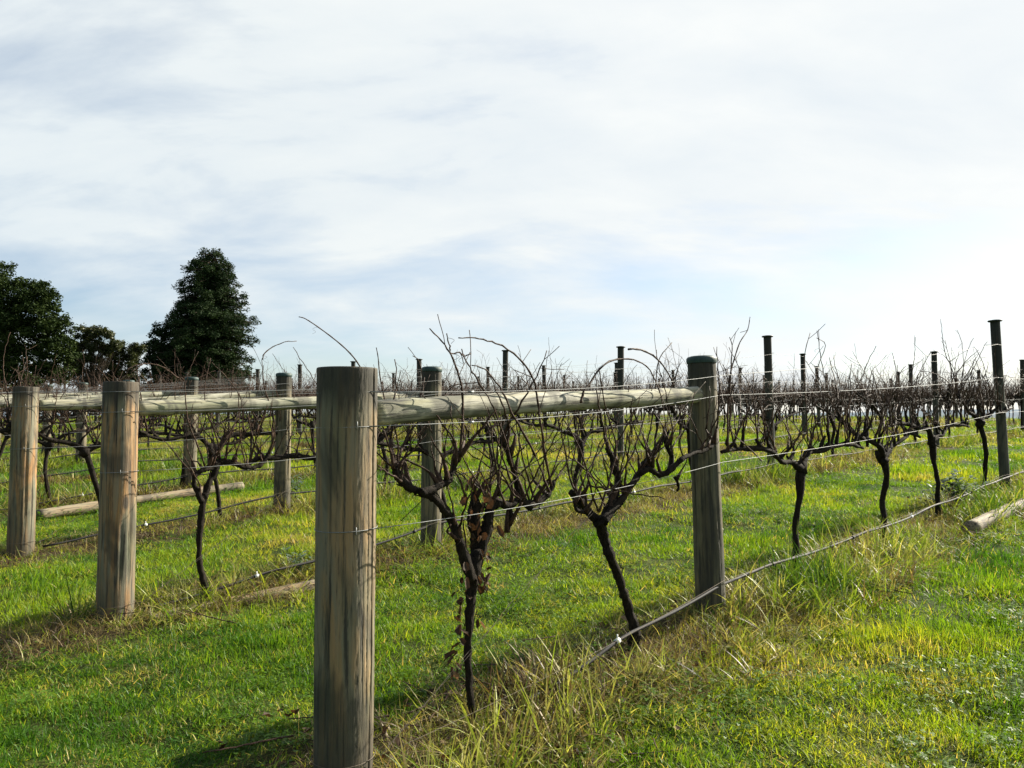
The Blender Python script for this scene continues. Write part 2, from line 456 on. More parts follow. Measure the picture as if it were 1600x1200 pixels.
capme = lathe([(0.0835, -0.022), (0.086, -0.012), (0.086, 0.004), (0.080, 0.013), (0.062, 0.019), (0.02, 0.021)], 40).mesh('cap', M['cap'])
brace_me = [post_mesh('shaft', 0.085, 0.079, H2, M['post_dark'], n=72, rings=70, seed=50+i) for i in range(2)]
for k in range(0, 12):
    x, y = row_xy(k, SPAN)
    px, py = project(x, y)
    if not -120 < px < 1720: continue
    lab = ['stout dark brace post with green cap, holding the right end of the nearest rail',
           'brace post with green cap just right of the foreground post, in the second row',
           'brace post with green cap just left of the foreground post, in the third row',
           'brace post with green cap between the orange end post and the foreground post, fourth row'][k] if k < 4 else 'short brace post with green cap at the start of the %s' % rowname(k)
    t = thing('brace_post', (x, y, float(zsm(x, y))), lab, 'post', 'capped brace posts of the trellis rows', rz=k*1.3)
    if k == 0: t.rotation_euler = (R_(-0.6), R_(-1.2), 0.4)
    link('shaft', brace_me[k % 2], t); link('cap', capme, t, (0, 0, H2-0.004))

rails = {}
for k in range(0, 8):
    a = row_xy(k, 0.10); b = row_xy(k, SPAN-0.06, 0.036)
    A = np.array([*a, zsm(*row_xy(k, 0))+(1.30 if k == 0 else 1.275)]); B = np.array([*b, zsm(*row_xy(k, SPAN))+(1.295 if k == 0 else 1.27)])
    if project(*b, B[2])[0] < -60: continue
    L = np.linalg.norm(B-A); rng = np.random.RandomState(80+k)
    u = np.linspace(0, L, 60)
    P = np.stack([u, 0.012*np.sin(u*2.1+k), 0.014*np.sin(u*1.7+1+k)], -1)
    mb = MB(); rad = 0.0455+0.002*np.sin(u*3+k)+0.0012*rng.randn(60); rad[0] *= 0.93; rad[-1] *= 0.93
    tube(mb, P, rad, 40, rng, 0.009)
    me = mb.mesh('brace_rail', M['rail'])
    o = link('brace_rail', me, None, A)
    dv = Vector(B-A); o.rotation_euler = dv.to_track_quat('X', 'Z').to_euler()
    lab = ['round pale brace rail sloping from the foreground post to the dark capped post', 'round grey brace rail running behind the foreground post from the orange post',
           'round grey brace rail of the third row, just above the second row\'s rail'][k] if k < 3 else 'round grey brace rail of the %s at the left edge' % rowname(k)
    tag(o, lab, 'rail', 'round brace rails between the end and brace posts')

# intermediate posts
thin_me = [post_mesh('shaft', 0.052, 0.050, H3-0.01, M['thin'], n=24, rings=24, seed=60+i, crack=False) for i in range(3)]
thin_cap = lathe([(0.050, -0.012), (0.071, -0.008), (0.074, 0.0), (0.070, 0.008), (0.03, 0.014)], 28).mesh('cap', M['thin_cap'])
for k in range(NROWS):
    rng = random.Random(300+k)
    for j in range(0, 7):
        tt = T1+DT*j+(rng.random()-0.5)*0.12+(0.35 if k == 0 else 0)
        x, y = row_xy(k, tt); px, py = project(x, y)
        if not -40 < px < 1640: continue
        if math.hypot(x, y) > 62: continue
        sc = 1+(rng.random()-0.5)*0.05
        lab = 'thin dark capped line post, %s in the %s' % (NTH[j], rowname(k))
        t = thing('line_post', (x, y, zf(x, y)-(rng.random()*0.08 if k > 0 else 0)), lab, 'post', 'thin dark line posts along the trellis rows', rz=rng.random()*6)
        t.rotation_euler = (R_(rng.uniform(-1.2, 1.2)), R_(rng.uniform(-1.2, 1.2)), rng.random()*6)
        if k == 0: t.rotation_euler = (0, R_(-1.6), 0)
        link('shaft', thin_me[j % 3], t); link('cap', thin_cap, t, (0, 0, H3-0.008))

# ------------------------------------------------------------------ wires and drip line
def wire_path(k, hs, tmax=40, sag=0.02, loop=True, seed=0):
    """wire on the near side of its row; hs = height at end post, brace post, line posts"""
    rng = np.random.RandomState(seed+k*17)
    stops = [(0.02, hs[0], -0.108), (SPAN, hs[1], -0.088)]
    j = 0
    while T1+DT*j < tmax: stops.append((T1+DT*j, hs[2]+rng.uniform(-0.03, 0.03)*(k > 0), -0.056)); j += 1
    pts = []
    for (t0, h0, o0), (t1, h1, o1) in zip(stops[:-1], stops[1:]):
        for q in np.arange(0, 1, 0.1):
            tt = t0+(t1-t0)*q; x, y = row_xy(k, tt, o0+(o1-o0)*q)
            zb0 = zsm(*row_xy(k, t0)); zb1 = zsm(*row_xy(k, t1))
            pts.append((x, y, zb0+(zb1-zb0)*q+h0+(h1-h0)*q-sag*4*q*(1-q)))
    tt, hh, o_ = stops[-1]; x, y = row_xy(k, tt, o_); pts.append((x, y, zsm(x, y)+hh))
    return np.array(pts)
def loop_at(mb, cx, cy, cz, r, rw, tilt=0.0):
    a = np.linspace(0, 2*math.pi, 33)
    p = np.stack([cx+r*np.cos(a), cy+r*np.sin(a), cz+tilt*np.sin(a+0.7)], -1)
    tube(mb, p, rw, 5, cap=False)
wires = [('top', (1.385, 1.385, 1.66)), ('upper', (1.265, 1.275, 1.30)), ('cordon', (0.91, 0.90, 0.92)), ('low', (0.13, 0.25, 0.24))]
for k in range(14):
    for wi, (wn, hs) in enumerate(wires):
        if k > 7 and wn == 'low': continue
        P = wire_path(k, hs, tmax=30 if k < 8 else 36, sag=0.03, seed=wi*91)
        org = P[0].copy(); mb = MB()
        rw = (0.0010 if wn == 'low' else 0.0015) if k < 4 else 0.0021
        tube(mb, P, rw, 5)
        if k < 6:
            cx, cy = row_xy(k, 0); zb = zf(cx, cy)
            loop_at(mb, cx, cy, zsm(cx, cy)+hs[0], 0.1085, rw, 0.004)
        if wi < 2 and k < 8:
            for j in range(4):
                tt = T1+DT*j
                if tt > 29: continue
                cx, cy = row_xy(k, tt); loop_at(mb, cx, cy, zsm(cx, cy)+hs[2], 0.057, rw, 0.012)
        if k == 0 and wi < 2:                       # small joiner on the wire
            c = P[2]; tube(mb, [c-np.array([*RV, 0.05])*0.012, c+np.array([*RV, 0.05])*0.012], 0.005, 6)
        me = mb.mesh('trellis_wire', M['rust'] if wn == 'low' else M['wire'], origin=org)
        o = link('trellis_wire', me, None, org)
        tag(o, {'top': 'topmost galvanised wire', 'upper': 'second galvanised wire from the top', 'cordon': 'galvanised wire at the height of the vine arms', 'low': 'lowest galvanised wire near the grass'}[wn]+' of the '+rowname(k), 'wire', 'galvanised trellis wires strung along the rows')
# diagonal brace wires: top of the brace post to the foot of the end post
for k in range(0, 5):
    x1, y1 = row_xy(k, SPAN-0.085, -0.04); x0, y0 = row_xy(k, 0.1, -0.06)
    A = np.array([x1, y1, zsm(x1, y1)+1.36]); B = np.array([x0, y0, zsm(x0, y0)+0.10]); mb = MB()
    for s in (0, math.pi):
        u = np.linspace(0, 1, 90)
        P = A+(B-A)*u[:, None]
        P[:, 2] += 0.010*np.sin(u*24+s)*np.sin(u*math.pi); P[:, :2] += NV*(0.010*np.cos(u*24+s)*np.sin(u*math.pi))[:, None]
        tube(mb, P, 0.0011, 4)
    o = link('brace_wire', mb.mesh('brace_wire', M['rust'], origin=B), None, B)
    tag(o, 'twisted diagonal wire from brace post top to end post foot, '+rowname(k), 'wire', 'diagonal brace wires at the row ends')

for k in range(0, 9):
    rng = np.random.RandomState(400+k); pts = []; WP = wire_path(k, (0.13, 0.25, 0.24), 40, 0.03, seed=3*91); WT = (WP[:, :2]-row_xy(k, 0))@RV
    for tt in np.arange(0.15, 30, 0.12):
        f = min(1, max(0, (tt-(0.9 if k == 0 else 0.1))/(0.7 if k == 0 else 0.9))); f = f*f*(3-2*f)
        off = -0.06+0.008*math.sin(tt*2.3+k)
        if k == 0 and tt < 1.0: off -= (1.0-tt)*0.10
        x, y = row_xy(k, tt, off); zw = np.interp(tt, WT, WP[:, 2])-0.012-0.018*abs(math.sin(tt*2.1+k))
        pts.append((x, y, (zsm(x, y)+0.07)*(1-f)+zw*f))
    if k == 0: pts = pts[5:]
    P = np.array(pts); mb = MB(); tube(mb, P, 0.0088, 8)
    t = thing('drip_line', P[0], 'black poly irrigation tube hung low along the '+rowname(k), 'irrigation tube', 'black drip lines along the rows')
    link('hose', mb.mesh('hose', M['drip'], origin=P[0]), t)
    if k < 5:
        for c in range(14):
            i = 6+c*11+rng.randint(3)
            if i > len(P)-2: break
            cb = MB(); d = P[i+1]-P[i]; d /= np.linalg.norm(d)
            tube(cb, [P[i]-d*0.013, P[i]+d*0.013], 0.0125, 8); tube(cb, [P[i], P[i]+np.array([0, 0, 0.03])], 0.004, 5)
            link('clip', cb.mesh('clip', M['clip'] if c % 3 == 0 else M['drip'], origin=P[0]), t)

# ------------------------------------------------------------------ vines
def wander(rng, p0, d0, L, seg, curl=0.25, grav=0.0, zig=0.0):
    """a growing path: direction drifts, zigzags at the nodes"""
    p = np.array(p0, float); d = np.array(d0, float); d /= np.linalg.norm(d); out = [p.copy()]
    n = max(2, int(round(L/seg))); drift = rng.randn(3)*curl*0.5
    for i in range(n):
        d = d+(rng.randn(3)*curl+drift)*seg*3+np.array([0, 0, grav])*seg*3
        d /= np.linalg.norm(d)
        side = np.cross(d, [0.3, 0.8, 0.1]); side /= np.linalg.norm(side)+1e-9
        p = p+d*seg; out.append(p+side*zig*(1 if i % 2 else -1))
    return np.array(out)
def add_cane(mb, rng, P, r0, r1, n=5, twigs=0.5, tendrils=True, nodes=True):
    m = len(P); rad = np.linspace(r0, r1, m)
    if nodes: rad = rad*(1+0.25*(np.arange(m) % 2 == 0))
    tube(mb, P, rad, n)
    for i in range(2, m-1):
        if rng.rand() < twigs*0.28:
            d = P[i]-P[i-1]; d /= np.linalg.norm(d)+1e-9; d = d+rng.randn(3)*0.7
            tube(mb, wander(rng, P[i], d, rng.uniform(0.04, 0.20), 0.03, 0.5), np.array([r1*0.9, r1*0.5])[[0]+[1]*0][0], 4 if n > 4 else 3)
        if tendrils and rng.rand() < 0.05:
            a = np.linspace(0, rng.uniform(3, 8), 10); rr = np.linspace(0.03, 0.008, 10)
            q = P[i]+np.stack([rr*np.sin(a)+0.015*a/3, rr*0.5*np.cos(a)-0.015, -0.008*a], -1); tube(mb, q, 0.0009, 3)
def gnarl(mb, rng, P, r, n=9, k=3):
    Q = smooth_path(P, k); m = len(Q)
    Q = Q+rng.randn(m, 3)*np.mean(r)*0.07
    rad = resample(np.asarray(r, float), m)*(0.85 if n == 12 else 1)*(1+0.16*(fbm(np.arange(m)*0.45+rng.rand()*50, np.full(m, rng.rand()*50), 2)-0.5)*3+0.04*rng.randn(m)); rad[rad < 0.002] = 0.002
    tube(mb, Q, rad, n, rng, 0.10)
    return Q
def make_vine(seed, near=True):
    """local x runs along the row, z up; returns {part: [MB..]}"""
    rng = np.random.RandomState(seed); parts = []
    n = 9 if near else 6
    lean = rng.uniform(-0.16, 0.16); hh = rng.uniform(0.66, 0.78)
    tb = MB()
    mid = rng.uniform(-0.07, 0.07)
    tr = [(0, 0, -0.06), (lean*0.1+mid*0.5, rng.uniform(-.02, .02), 0.15), (lean*0.35+mid, rng.uniform(-.03, .03), 0.33), (lean*0.7+mid*0.6, rng.uniform(-.03, .03), 0.52), (lean, 0, hh)]
    gnarl(tb, rng, tr, [0.030, 0.022, 0.020, 0.022, 0.032], n)
    head = np.array([lean, 0, hh])
    for q in range(2):
        gnarl(tb, rng, [head+(0, 0, -.03), head+rng.uniform(-.05, .05, 3)+(0, 0, .02)], [0.04, 0.03], n, 2)
    parts.append(('trunk', tb, 'bark'))
    canes = []; starts = []
    for sgn in (-1, 1):
        ab = MB(); L = rng.uniform(0.85, 1.0)
        dip = rng.uniform(-0.05, 0.04); top = rng.uniform(0.84, 0.95)
        A = [head, head+(sgn*0.12, rng.uniform(-.03, .03), 0.07+dip), head+(sgn*0.26, rng.uniform(-.03, .03), (top-hh)*0.55+dip), head+(sgn*0.45, rng.uniform(-.03, .03), (top-hh)*rng.uniform(.6, 1.1)),
             head+(sgn*0.68, rng.uniform(-.04, .04), (top-hh)*rng.uniform(.6, 1.2)), head+(sgn*L, rng.uniform(-.03, .03), (top-hh)+rng.uniform(-.06, .10))]
        Q = gnarl(ab, rng, A, np.array([0.027, 0.021, 0.017, 0.017, 0.015, 0.011])*(1 if near else 1.25), n, 4)
        i = 2
        while i < len(Q)-1:
            # spur: a crooked knuckle that rises from the arm
            up = rng.uniform(0.04, 0.16)
            S = wander(rng, Q[i], (rng.uniform(-1.5, 1.5), rng.uniform(-.5, .5), 1.0), up, 0.03, 1.1, 0.4)
            gnarl(ab, rng, S, [0.014, 0.011, 0.008], max(5, n-2), 1)
            for c in range(rng.randint(1, 4) if near else rng.randint(2, 5)): starts.append(S[rng.randint(max(1, len(S)-2), len(S))])
            if rng.rand() < 0.07:
                S2 = wander(rng, Q[i], (rng.uniform(-.3, .3), rng.uniform(-.3, .3), -1), rng.uniform(.05, .12), 0.03, 0.6); gnarl(ab, rng, S2, [0.012, 0.010, 0.009], max(5, n-2), 1)
            i += rng.randint(1, 3) if near else 1
        parts.append(('arm', ab, 'bark'))
    for st in starts:
        cb = MB(); L = rng.choice([0.18, 0.3, 0.45, 0.6, 0.75, 0.95], p=[.22, .26, .26, .17, .07, .02] if near else [.1, .2, .25, .25, .15, .05])*rng.uniform(.8, 1.1)
        seg = 0.045 if near else 0.09
        P = wander(rng, st, (rng.uniform(-.95, .95), rng.uniform(-.45, .45), 1.0), L, seg, 0.5, 0.0, 0.0025)
        add_cane(cb, rng, P, rng.uniform(.0038, .006), .0019, 5 if near else 3, 0.9 if near else 0.6, near, near)
        canes.append(cb)
    return parts, canes

def merge(mbs):
    m = MB()
    for b in mbs:
        for v in b.v: pass
        m.add(np.concatenate(b.v), b.f)
    return m
near_protos = []
for s in range(6):
    parts, canes = make_vine(1000+s, True)
    near_protos.append([(nm, mb.mesh(nm, M[mt])) for nm, mb, mt in parts]+[('cane', c.mesh('cane', M['cane'])) for c in canes])
mid_protos = []
for s in range(7):
    parts, canes = make_vine(2000+s, False)
    mid_protos.append([(nm, mb.mesh(nm, M[mt])) for nm, mb, mt in parts]+[('canes', merge(canes).mesh('canes', M['cane']))])

CUSTOM_T = {0: [0.60, 1.70]+[float((on_row(px, 800, 0)[:2]-P0)@RV) for px in (1240, 1378, 1467, 1543, 1640)]}
def vine_ts(k):
    if k == 0: return CUSTOM_T[0]
    rng = random.Random(77+k); out = []; t = 0.5+(rng.random()*0.3 if k > 2 else 0) if k != 2 else 1.55
    if k in (2, 3):
        out = [float((on_row(px, 800, k)[:2]-row_xy(k, 0))@RV) for px in ((160, 345) if k == 2 else (80, 283))]; t = out[-1]+1.95
    while t < 52: out.append(t); t += 1.9+rng.uniform(-.12, .12)
    return out
spots = []
for k in range(NROWS):
    for j, tt in enumerate(vine_ts(k)):
        x, y = row_xy(k, tt); px, py = project(x, y)
        if not -110 < px < 1720 or math.hypot(x, y) > 68: continue
        spots.append((math.hypot(x, y), k, j, tt, x, y))
spots.sort()

# the two foreground vines and the first of the second row, drawn limb by limb on their own row plane
def px_path(pts, k, offs, rng):
    out = []
    for i, p in enumerate(pts):
        o = offs if not hasattr(offs, '__len__') else np.interp(i/(len(pts)-1), np.linspace(0, 1, len(offs)), offs)
        out.append(on_row(p[0], p[1], k, o+rng.uniform(-.008, .008)))
    return np.array(out)
def hand_vine(k, base_px, limbs, canes, label, seed, auto=None):
    rng = np.random.RandomState(seed)
    b = on_row(base_px[0], base_px[1], k, 0); b[2] = zf(b[0], b[1])
    th = thing('grape_vine', b, label, 'grapevine', 'pruned grapevines along the trellis rows')
    alls = []
    for nm, pts, rad, offs in limbs:
        mb = MB(); P = px_path(pts, k, offs, rng)
        if nm == 'trunk': P = np.vstack([[P[0][0], P[0][1], b[2]-0.06], P])
        Q = gnarl(mb, rng, P, rad, 12, 5)
        if nm != 'trunk': alls.append((nm, Q))
        # peeling bark strips
        for i in range(0, len(Q)-3, 2):
            if rng.rand() < 0.5:
                d = rng.randn(3); d /= np.linalg.norm(d); r = rad[min(len(rad)-1, i*len(rad)//len(Q))]
                tube(mb, [Q[i]+d*r*0.9, Q[i+1]+d*r*1.15, Q[i+2]+d*r*(0.9+rng.rand()*.5)], 0.0022, 4)
        link(nm, mb.mesh(nm, M['bark'], origin=b), th)
    for pts, r0, offs in canes:
        mb = MB(); P = smooth_path(px_path(pts, k, offs, rng), 3); P += rng.randn(*P.shape)*0.0015
        add_cane(mb, rng, P, r0, 0.0020, 6, 0.25, True, True)
        link('cane', mb.mesh('cane', M['cane'], origin=b), th)
    if auto:
        for nm, Q in alls:
            L = np.linalg.norm(Q[-1]-Q[0])
            for c in range(int(auto*max(1, len(Q)/5))):
                st = Q[rng.randint(2, len(Q))]; mb = MB()
                S = wander(rng, st, (rng.uniform(-.7, .7), rng.uniform(-.5, .5), 1.0), rng.uniform(.04, .12), 0.03, 0.8, 0.3)
                gnarl(mb, rng, S, [0.012, 0.009, 0.006], 7, 1)
                Ln = rng.choice([0.12, 0.22, 0.32, 0.45], p=[.4, .3, .2, .1])
                P = wander(rng, S[-1], (S[-1]-S[-2])+rng.randn(3)*0.01, Ln, 0.04, 0.45, 0.25, 0.0025)
                add_cane(mb, rng, P, rng.uniform(.0034, .005), .0017, 5, 0.8, True, True)
                link('cane', mb.mesh('cane', M['cane'], origin=b), th)
    return th, b
T = 'trunk'; A_ = 'arm'
vineA, bA = hand_vine(0, (741, 1160), [
    (T, [(741, 1165), (738, 1120), (733, 1060), (731, 1010), (734, 965), (737, 920), (741, 885), (745, 862)], [.030, .021, .019, .018, .019, .022, .026, .034, .036], 0),
    (A_, [(738, 905), (728, 880), (717, 843), (707, 815), (694, 794), (676, 776), (655, 768), (637, 760), (622, 745), (617, 730)], [.026, .024, .022, .019, .022, .021, .018, .018, .020, .016], -0.02),
    (A_, [(658, 770), (672, 766), (684, 760), (698, 752), (706, 738), (714, 720), (719, 705)], [.018, .019, .016, .018, .013, .010, .008], -0.05),
    (A_, [(745, 885), (754, 850), (761, 822), (766, 795), (776, 786), (795, 789), (812, 782), (828, 789), (846, 781), (858, 770), (866, 752)], [.028, .027, .026, .024, .022, .021, .018, .024, .016, .014, .010], 0.0),
    (A_, [(745, 870), (744, 840), (740, 810), (742, 785), (741, 768)], [.03, .028, .030, .026, .012], 0.03),
    (A_, [(812, 785), (808, 770), (806, 750), (800, 730), (796, 708), (789, 695), (776, 687)], [.014, .013, .012, .013, .012, .014, .010], 0.04),
    ('spur', [(796, 792), (797, 812), (793, 832)], [.012, .011, .008], 0.02),
], [
    ([(719, 705), (722, 672), (723, 640), (721, 605), (714, 578), (703, 552), (690, 532), (672, 514)], .0052, -0.08),
    ([(703, 550), (706, 553), (718, 551), (727, 556), (736, 553)], .003, -0.08), ([(704, 548), (702, 538), (698, 522)], .003, -0.09),
    ([(837, 712), (815, 672), (800, 645), (785, 612), (770, 590), (757, 577), (738, 571)], .0050, -0.1), ([(858, 768), (848, 740), (837, 712)], .0055, -0.08),
    ([(862, 760), (850, 700), (845, 660), (842, 640), (836, 600), (822, 573), (803, 552), (775, 536), (755, 531), (735, 527), (717, 528)], .0055, -0.05),
    ([(756, 612), (748, 597), (738, 580), (727, 562), (721, 546)], .004, -0.05), ([(800, 730), (790, 690), (772, 640), (756, 612)], .0045, -0.05),
    ([(616, 732), (613, 712), (606, 690), (600, 672)], .005, -0.03), ([(619, 732), (622, 705), (621, 690), (615, 660)], .005, 0.0), ([(626, 748), (631, 718), (635, 707)], .005, -0.03),
    ([(628, 752), (612, 742), (600, 735), (592, 728)], .0045, -0.07), ([(640, 762), (634, 748), (628, 735), (638, 715)], .004, 0.02),
    ([(690, 757), (688, 735), (694, 712), (697, 688), (704, 660)], .0045, 0.02), ([(700, 750), (706, 725), (709, 700), (707, 670), (704, 634)], .0045, -0.04),
    ([(766, 790), (763, 765), (773, 732), (777, 700), (779, 670), (768, 640)], .0048, 0.0), ([(770, 788), (766, 762), (779, 738), (786, 700)], .004, 0.03),
    ([(790, 788), (780, 762), (775, 730), (770, 700), (765, 655), (762, 636)], .0050, -0.04), ([(728, 775), (716, 745), (710, 735), (722, 728)], .0042, -0.05),
    ([(741, 768), (738, 750), (752, 738), (765, 770)], .004, -0.05), ([(757, 774), (748, 756), (735, 735), (722, 712)], .0035, -0.06),
    ([(828, 786), (822, 765), (818, 745), (804, 735), (800, 715)], .0048, 0.02), ([(828, 786), (836, 765), (847, 745), (850, 720), (846, 690)], .0048, 0.0),
    ([(812, 780), (800, 768), (786, 742), (778, 722), (778, 690)], .0045, -0.04), ([(846, 780), (856, 760), (864, 735), (874, 705), (884, 680), (893, 655)], .0048, 0.0),
    ([(838, 786), (828, 758), (818, 722), (812, 690), (806, 660)], .0045, 0.04), ([(866, 752), (878, 735), (890, 708), (886, 680)], .0045, 0.03),
    ([(717, 842), (706, 836), (699, 830), (704, 818)], .009, -0.03),
], 'foreground vine with brown dead leaves clinging to its twisted trunk', 11, auto=1.0)
vineB, bB = hand_vine(0, (989, 975), [
    (T, [(989, 978), (981, 945), (974, 925), (966, 900), (955, 872), (947, 850), (940, 828), (936, 812)], [.036, .031, .027, .025, .027, .028, .030, .033, .036], 0),
    (A_, [(940, 822), (948, 800), (955, 785), (962, 770), (966, 752), (963, 738), (957, 728), (955, 712), (948, 702)], [.030, .026, .024, .022, .019, .020, .017, .015, .011], 0.0),
    (A_, [(943, 815), (958, 795), (975, 775), (986, 758), (996, 744), (1006, 728), (1018, 714), (1028, 698), (1036, 684), (1040, 668)], [.028, .025, .022, .021, .020, .022, .020, .018, .016, .011], -0.03),
    (A_, [(1000, 740), (1014, 733), (1030, 742), (1044, 737), (1054, 728), (1068, 716), (1084, 708), (1100, 703), (1114, 695), (1120, 686)], [.016, .018, .017, .020, .016, .015, .014, .014, .012, .009], [-0.06, -0.13, -0.13]),
    (A_, [(936, 815), (925, 806), (912, 790), (902, 778), (893, 770)], [.028, .024, .020, .030, .016], 0.03),
    (A_, [(918, 800), (908, 800), (900, 795), (897, 782)], [.012, .010, .010, .008], -0.05),
    ('spur', [(1048, 733), (1050, 715), (1044, 702), (1040, 690), (1046, 672)], [.014, .014, .012, .010, .007], -0.05),
    ('spur', [(1054, 745), (1060, 757), (1058, 768)], [.010, .009, .006], 0.0),
], [
    ([(907, 630), (912, 612), (926, 592), (944, 570), (966, 561), (990, 562), (1010, 572), (1025, 596), (1035, 630), (1040, 668)], .0055, -0.06),
    ([(982, 545), (1002, 547), (1020, 555), (1036, 571), (1048, 592), (1058, 625), (1062, 660), (1060, 700)], .005, 0.02),
    ([(936, 800), (946, 770), (956, 735), (963, 700), (956, 668), (947, 640), (941, 605), (936, 575)], .0052, -0.06),
    ([(962, 770), (970, 742), (985, 715), (996, 688), (1006, 655), (1018, 610), (1022, 580)], .0045, 0.0),
    ([(975, 775), (962, 745), (952, 700), (945, 660), (945, 632)], .0045, 0.02), ([(935, 800), (925, 770), (917, 735), (905, 700), (890, 670), (880, 655)], .0052, -0.04),
    ([(945, 790), (932, 762), (920, 740), (900, 720), (893, 705)], .004, -0.05), ([(912, 790), (900, 762), (893, 735), (900, 700), (905, 660), (903, 640)], .0045, 0.0),
    ([(902, 775), (890, 745), (884, 710), (878, 680), (880, 650)], .0048, 0.03), ([(897, 770), (905, 742), (922, 712), (925, 680)], .004, 0.0),
    ([(1012, 732), (1010, 700), (1016, 670), (1022, 640), (1025, 600), (1030, 560), (1050, 536)], .0045, 0.03),
    ([(1044, 737), (1050, 700), (1062, 680), (1068, 650), (1066, 620)], .0042, 0.0), ([(1068, 716), (1062, 690), (1070, 670), (1080, 640), (1085, 612)], .0045, -0.06),
    ([(1018, 714), (1000, 690), (990, 665), (985, 640), (982, 600)], .004, 0.0), ([(996, 744), (984, 722), (978, 700), (982, 672)], .004, 0.03),
    ([(1100, 703), (1092, 682), (1080, 655), (1062, 640)], .0038, -0.12), ([(1028, 698), (1044, 676), (1060, 655), (1066, 632)], .004, -0.02),
], 'leaning vine with forked dark trunk, between foreground post and capped brace post', 12, auto=0.9)
vineC, bC = hand_vine(1, (327, 942), [
    (T, [(327, 942), (320, 915), (313, 885), (311, 850), (314, 815), (317, 785), (320, 770)], [.032, .026, .023, .022, .023, .024, .026, .030], 0),
    (A_, [(316, 785), (309, 770), (303, 755), (306, 742), (320, 733), (330, 731), (340, 724)], [.022, .018, .017, .018, .020, .022, .020], -0.05),
    (A_, [(320, 775), (326, 755), (334, 742), (340, 724), (352, 722), (368, 725), (385, 730), (402, 729), (415, 717), (424, 700), (430, 690)], [.026, .025, .024, .026, .023, .020, .022, .018, .018, .014, .012], 0.0),
    (A_, [(385, 728), (400, 718), (420, 716), (440, 714), (462, 712), (485, 716), (502, 716)], [.016, .016, .018, .020, .022, .022, .014], 0.02),
    (A_, [(334, 735), (338, 712), (348, 694), (358, 682), (372, 678), (392, 678), (410, 672)], [.016, .016, .017, .018, .018, .017, .014], 0.03),
], [
    ([(320, 730), (312, 705), (302, 680), (293, 655), (290, 628), (288, 595), (280, 590)], .0055, -0.06), ([(300, 738), (290, 728), (275, 710), (265, 697), (250, 683)], .005, -0.05),
    ([(280, 592), (262, 578), (247, 571), (230, 568), (213, 571), (194, 580)], .005, -0.06), ([(345, 722), (340, 690), (330, 660), (322, 640), (320, 600), (330, 560)], .005, 0.0),
    ([(384, 728), (378, 700), (374, 665), (372, 620), (368, 600)], .0048, -0.05), ([(398, 700), (392, 670), (384, 640), (370, 610), (350, 585), (330, 565)], .005, 0.0),
    ([(410, 720), (400, 690), (398, 660), (392, 630), (386, 604)], .0045, 0.02), ([(424, 700), (430, 672), (425, 640), (410, 610)], .0045, 0.0),
    ([(462, 710), (470, 680), (478, 660), (462, 630), (456, 604)], .005, 0.0), ([(478, 712), (490, 690), (480, 655)], .005, 0.03),
    ([(409, 562), (414, 552), (426, 542), (444, 535), (464, 533)], .0042, -0.02), ([(424, 640), (412, 600), (409, 562)], .0045, -0.02),
], 'bare vine with looped forked trunk, right of the orange end post', 13, auto=1.4)
HAND = {(0, 0), (0, 1), (1, 0)}

# tall canes that stand clear of the rows against the sky, each on the vine it grows from
def extra_canes(parent, b, k, lst, seed):
    rng = np.random.RandomState(seed)
    for pts, r0, off in lst:
        mb = MB(); P = smooth_path(px_path(pts, k, off, rng), 3); add_cane(mb, rng, P, r0, .0019, 6, 0.5, True, True)
        link('cane', mb.mesh('cane', M['cane'], origin=b), parent)
# dead leaves hanging on the foreground vine
M['deadleaf'] = leafy('dead_leaf', [(0, (0.03, 0.020, 0.012)), (0.6, (0.10, 0.060, 0.034)), (1, (0.27, 0.19, 0.12))], trans=0.25, rough=0.75, tcol=(1.1, 0.8, 0.55))
def dead_leaf_mesh(rng, s):
    """a curled, lobed, dried vine leaf"""
    nx, ny = 6, 5; V = []; curl = rng.uniform(4, 9); fold = rng.uniform(.3, .9)
    for i in range(nx):
        u = i/(nx-1); wd = math.sin(min(1, u*1.1+0.08)*math.pi)**0.6*0.5*(1+0.22*math.sin(u*13+rng.rand()))
        for j in range(ny):
            v = (j/(ny-1)-0.5)*2
            x = v*wd*s; zz_ = -u*s; y = (1-math.cos(u*curl*0.35))*s*0.3+abs(v)*fold*wd*s+rng.uniform(-.04, .04)*s
            V.append((x, y, zz_))
    F = [(i*ny+j, i*ny+j+1, (i+1)*ny+j+1, (i+1)*ny+j) for i in range(nx-1) for j in range(ny-1)]
    mb = MB(); mb.add(V, F); me = mb.mesh('dead_leaf', M['deadleaf'])
    a = me.attributes.new('rnd', 'FLOAT', 'FACE'); a.data.foreach_set('value', np.clip(rng.rand()+rng.randn(len(F))*.08, 0, 1).astype(np.float32)); return me
rng = np.random.RandomState(91)
leaf_mes = [dead_leaf_mesh(rng, 1.0) for _ in range(12)]
lp = [(738, 740), (745, 752), (735, 762), (728, 775), (748, 742), (742, 770), (755, 782), (765, 790), (770, 778), (736, 790), (748, 800), (757, 815), (766, 828), (772, 822), (742, 812), (735, 826), (752, 838), (748, 855), (760, 865), (764, 885), (752, 895), (745, 905), (753, 918), (740, 915), (728, 880), (722, 900), (716, 930), (720, 945), (711, 960), (726, 968), (746, 968), (718, 985), (722, 1005), (712, 1015), (706, 1025), (716, 1040), (704, 1052), (727, 935), (733, 870), (756, 905), (758, 772), (763, 765)]
lp = lp + [(x+6*math.sin(i*2.1), y+9*math.cos(i*1.3)) for i, (x, y) in enumerate(lp)]
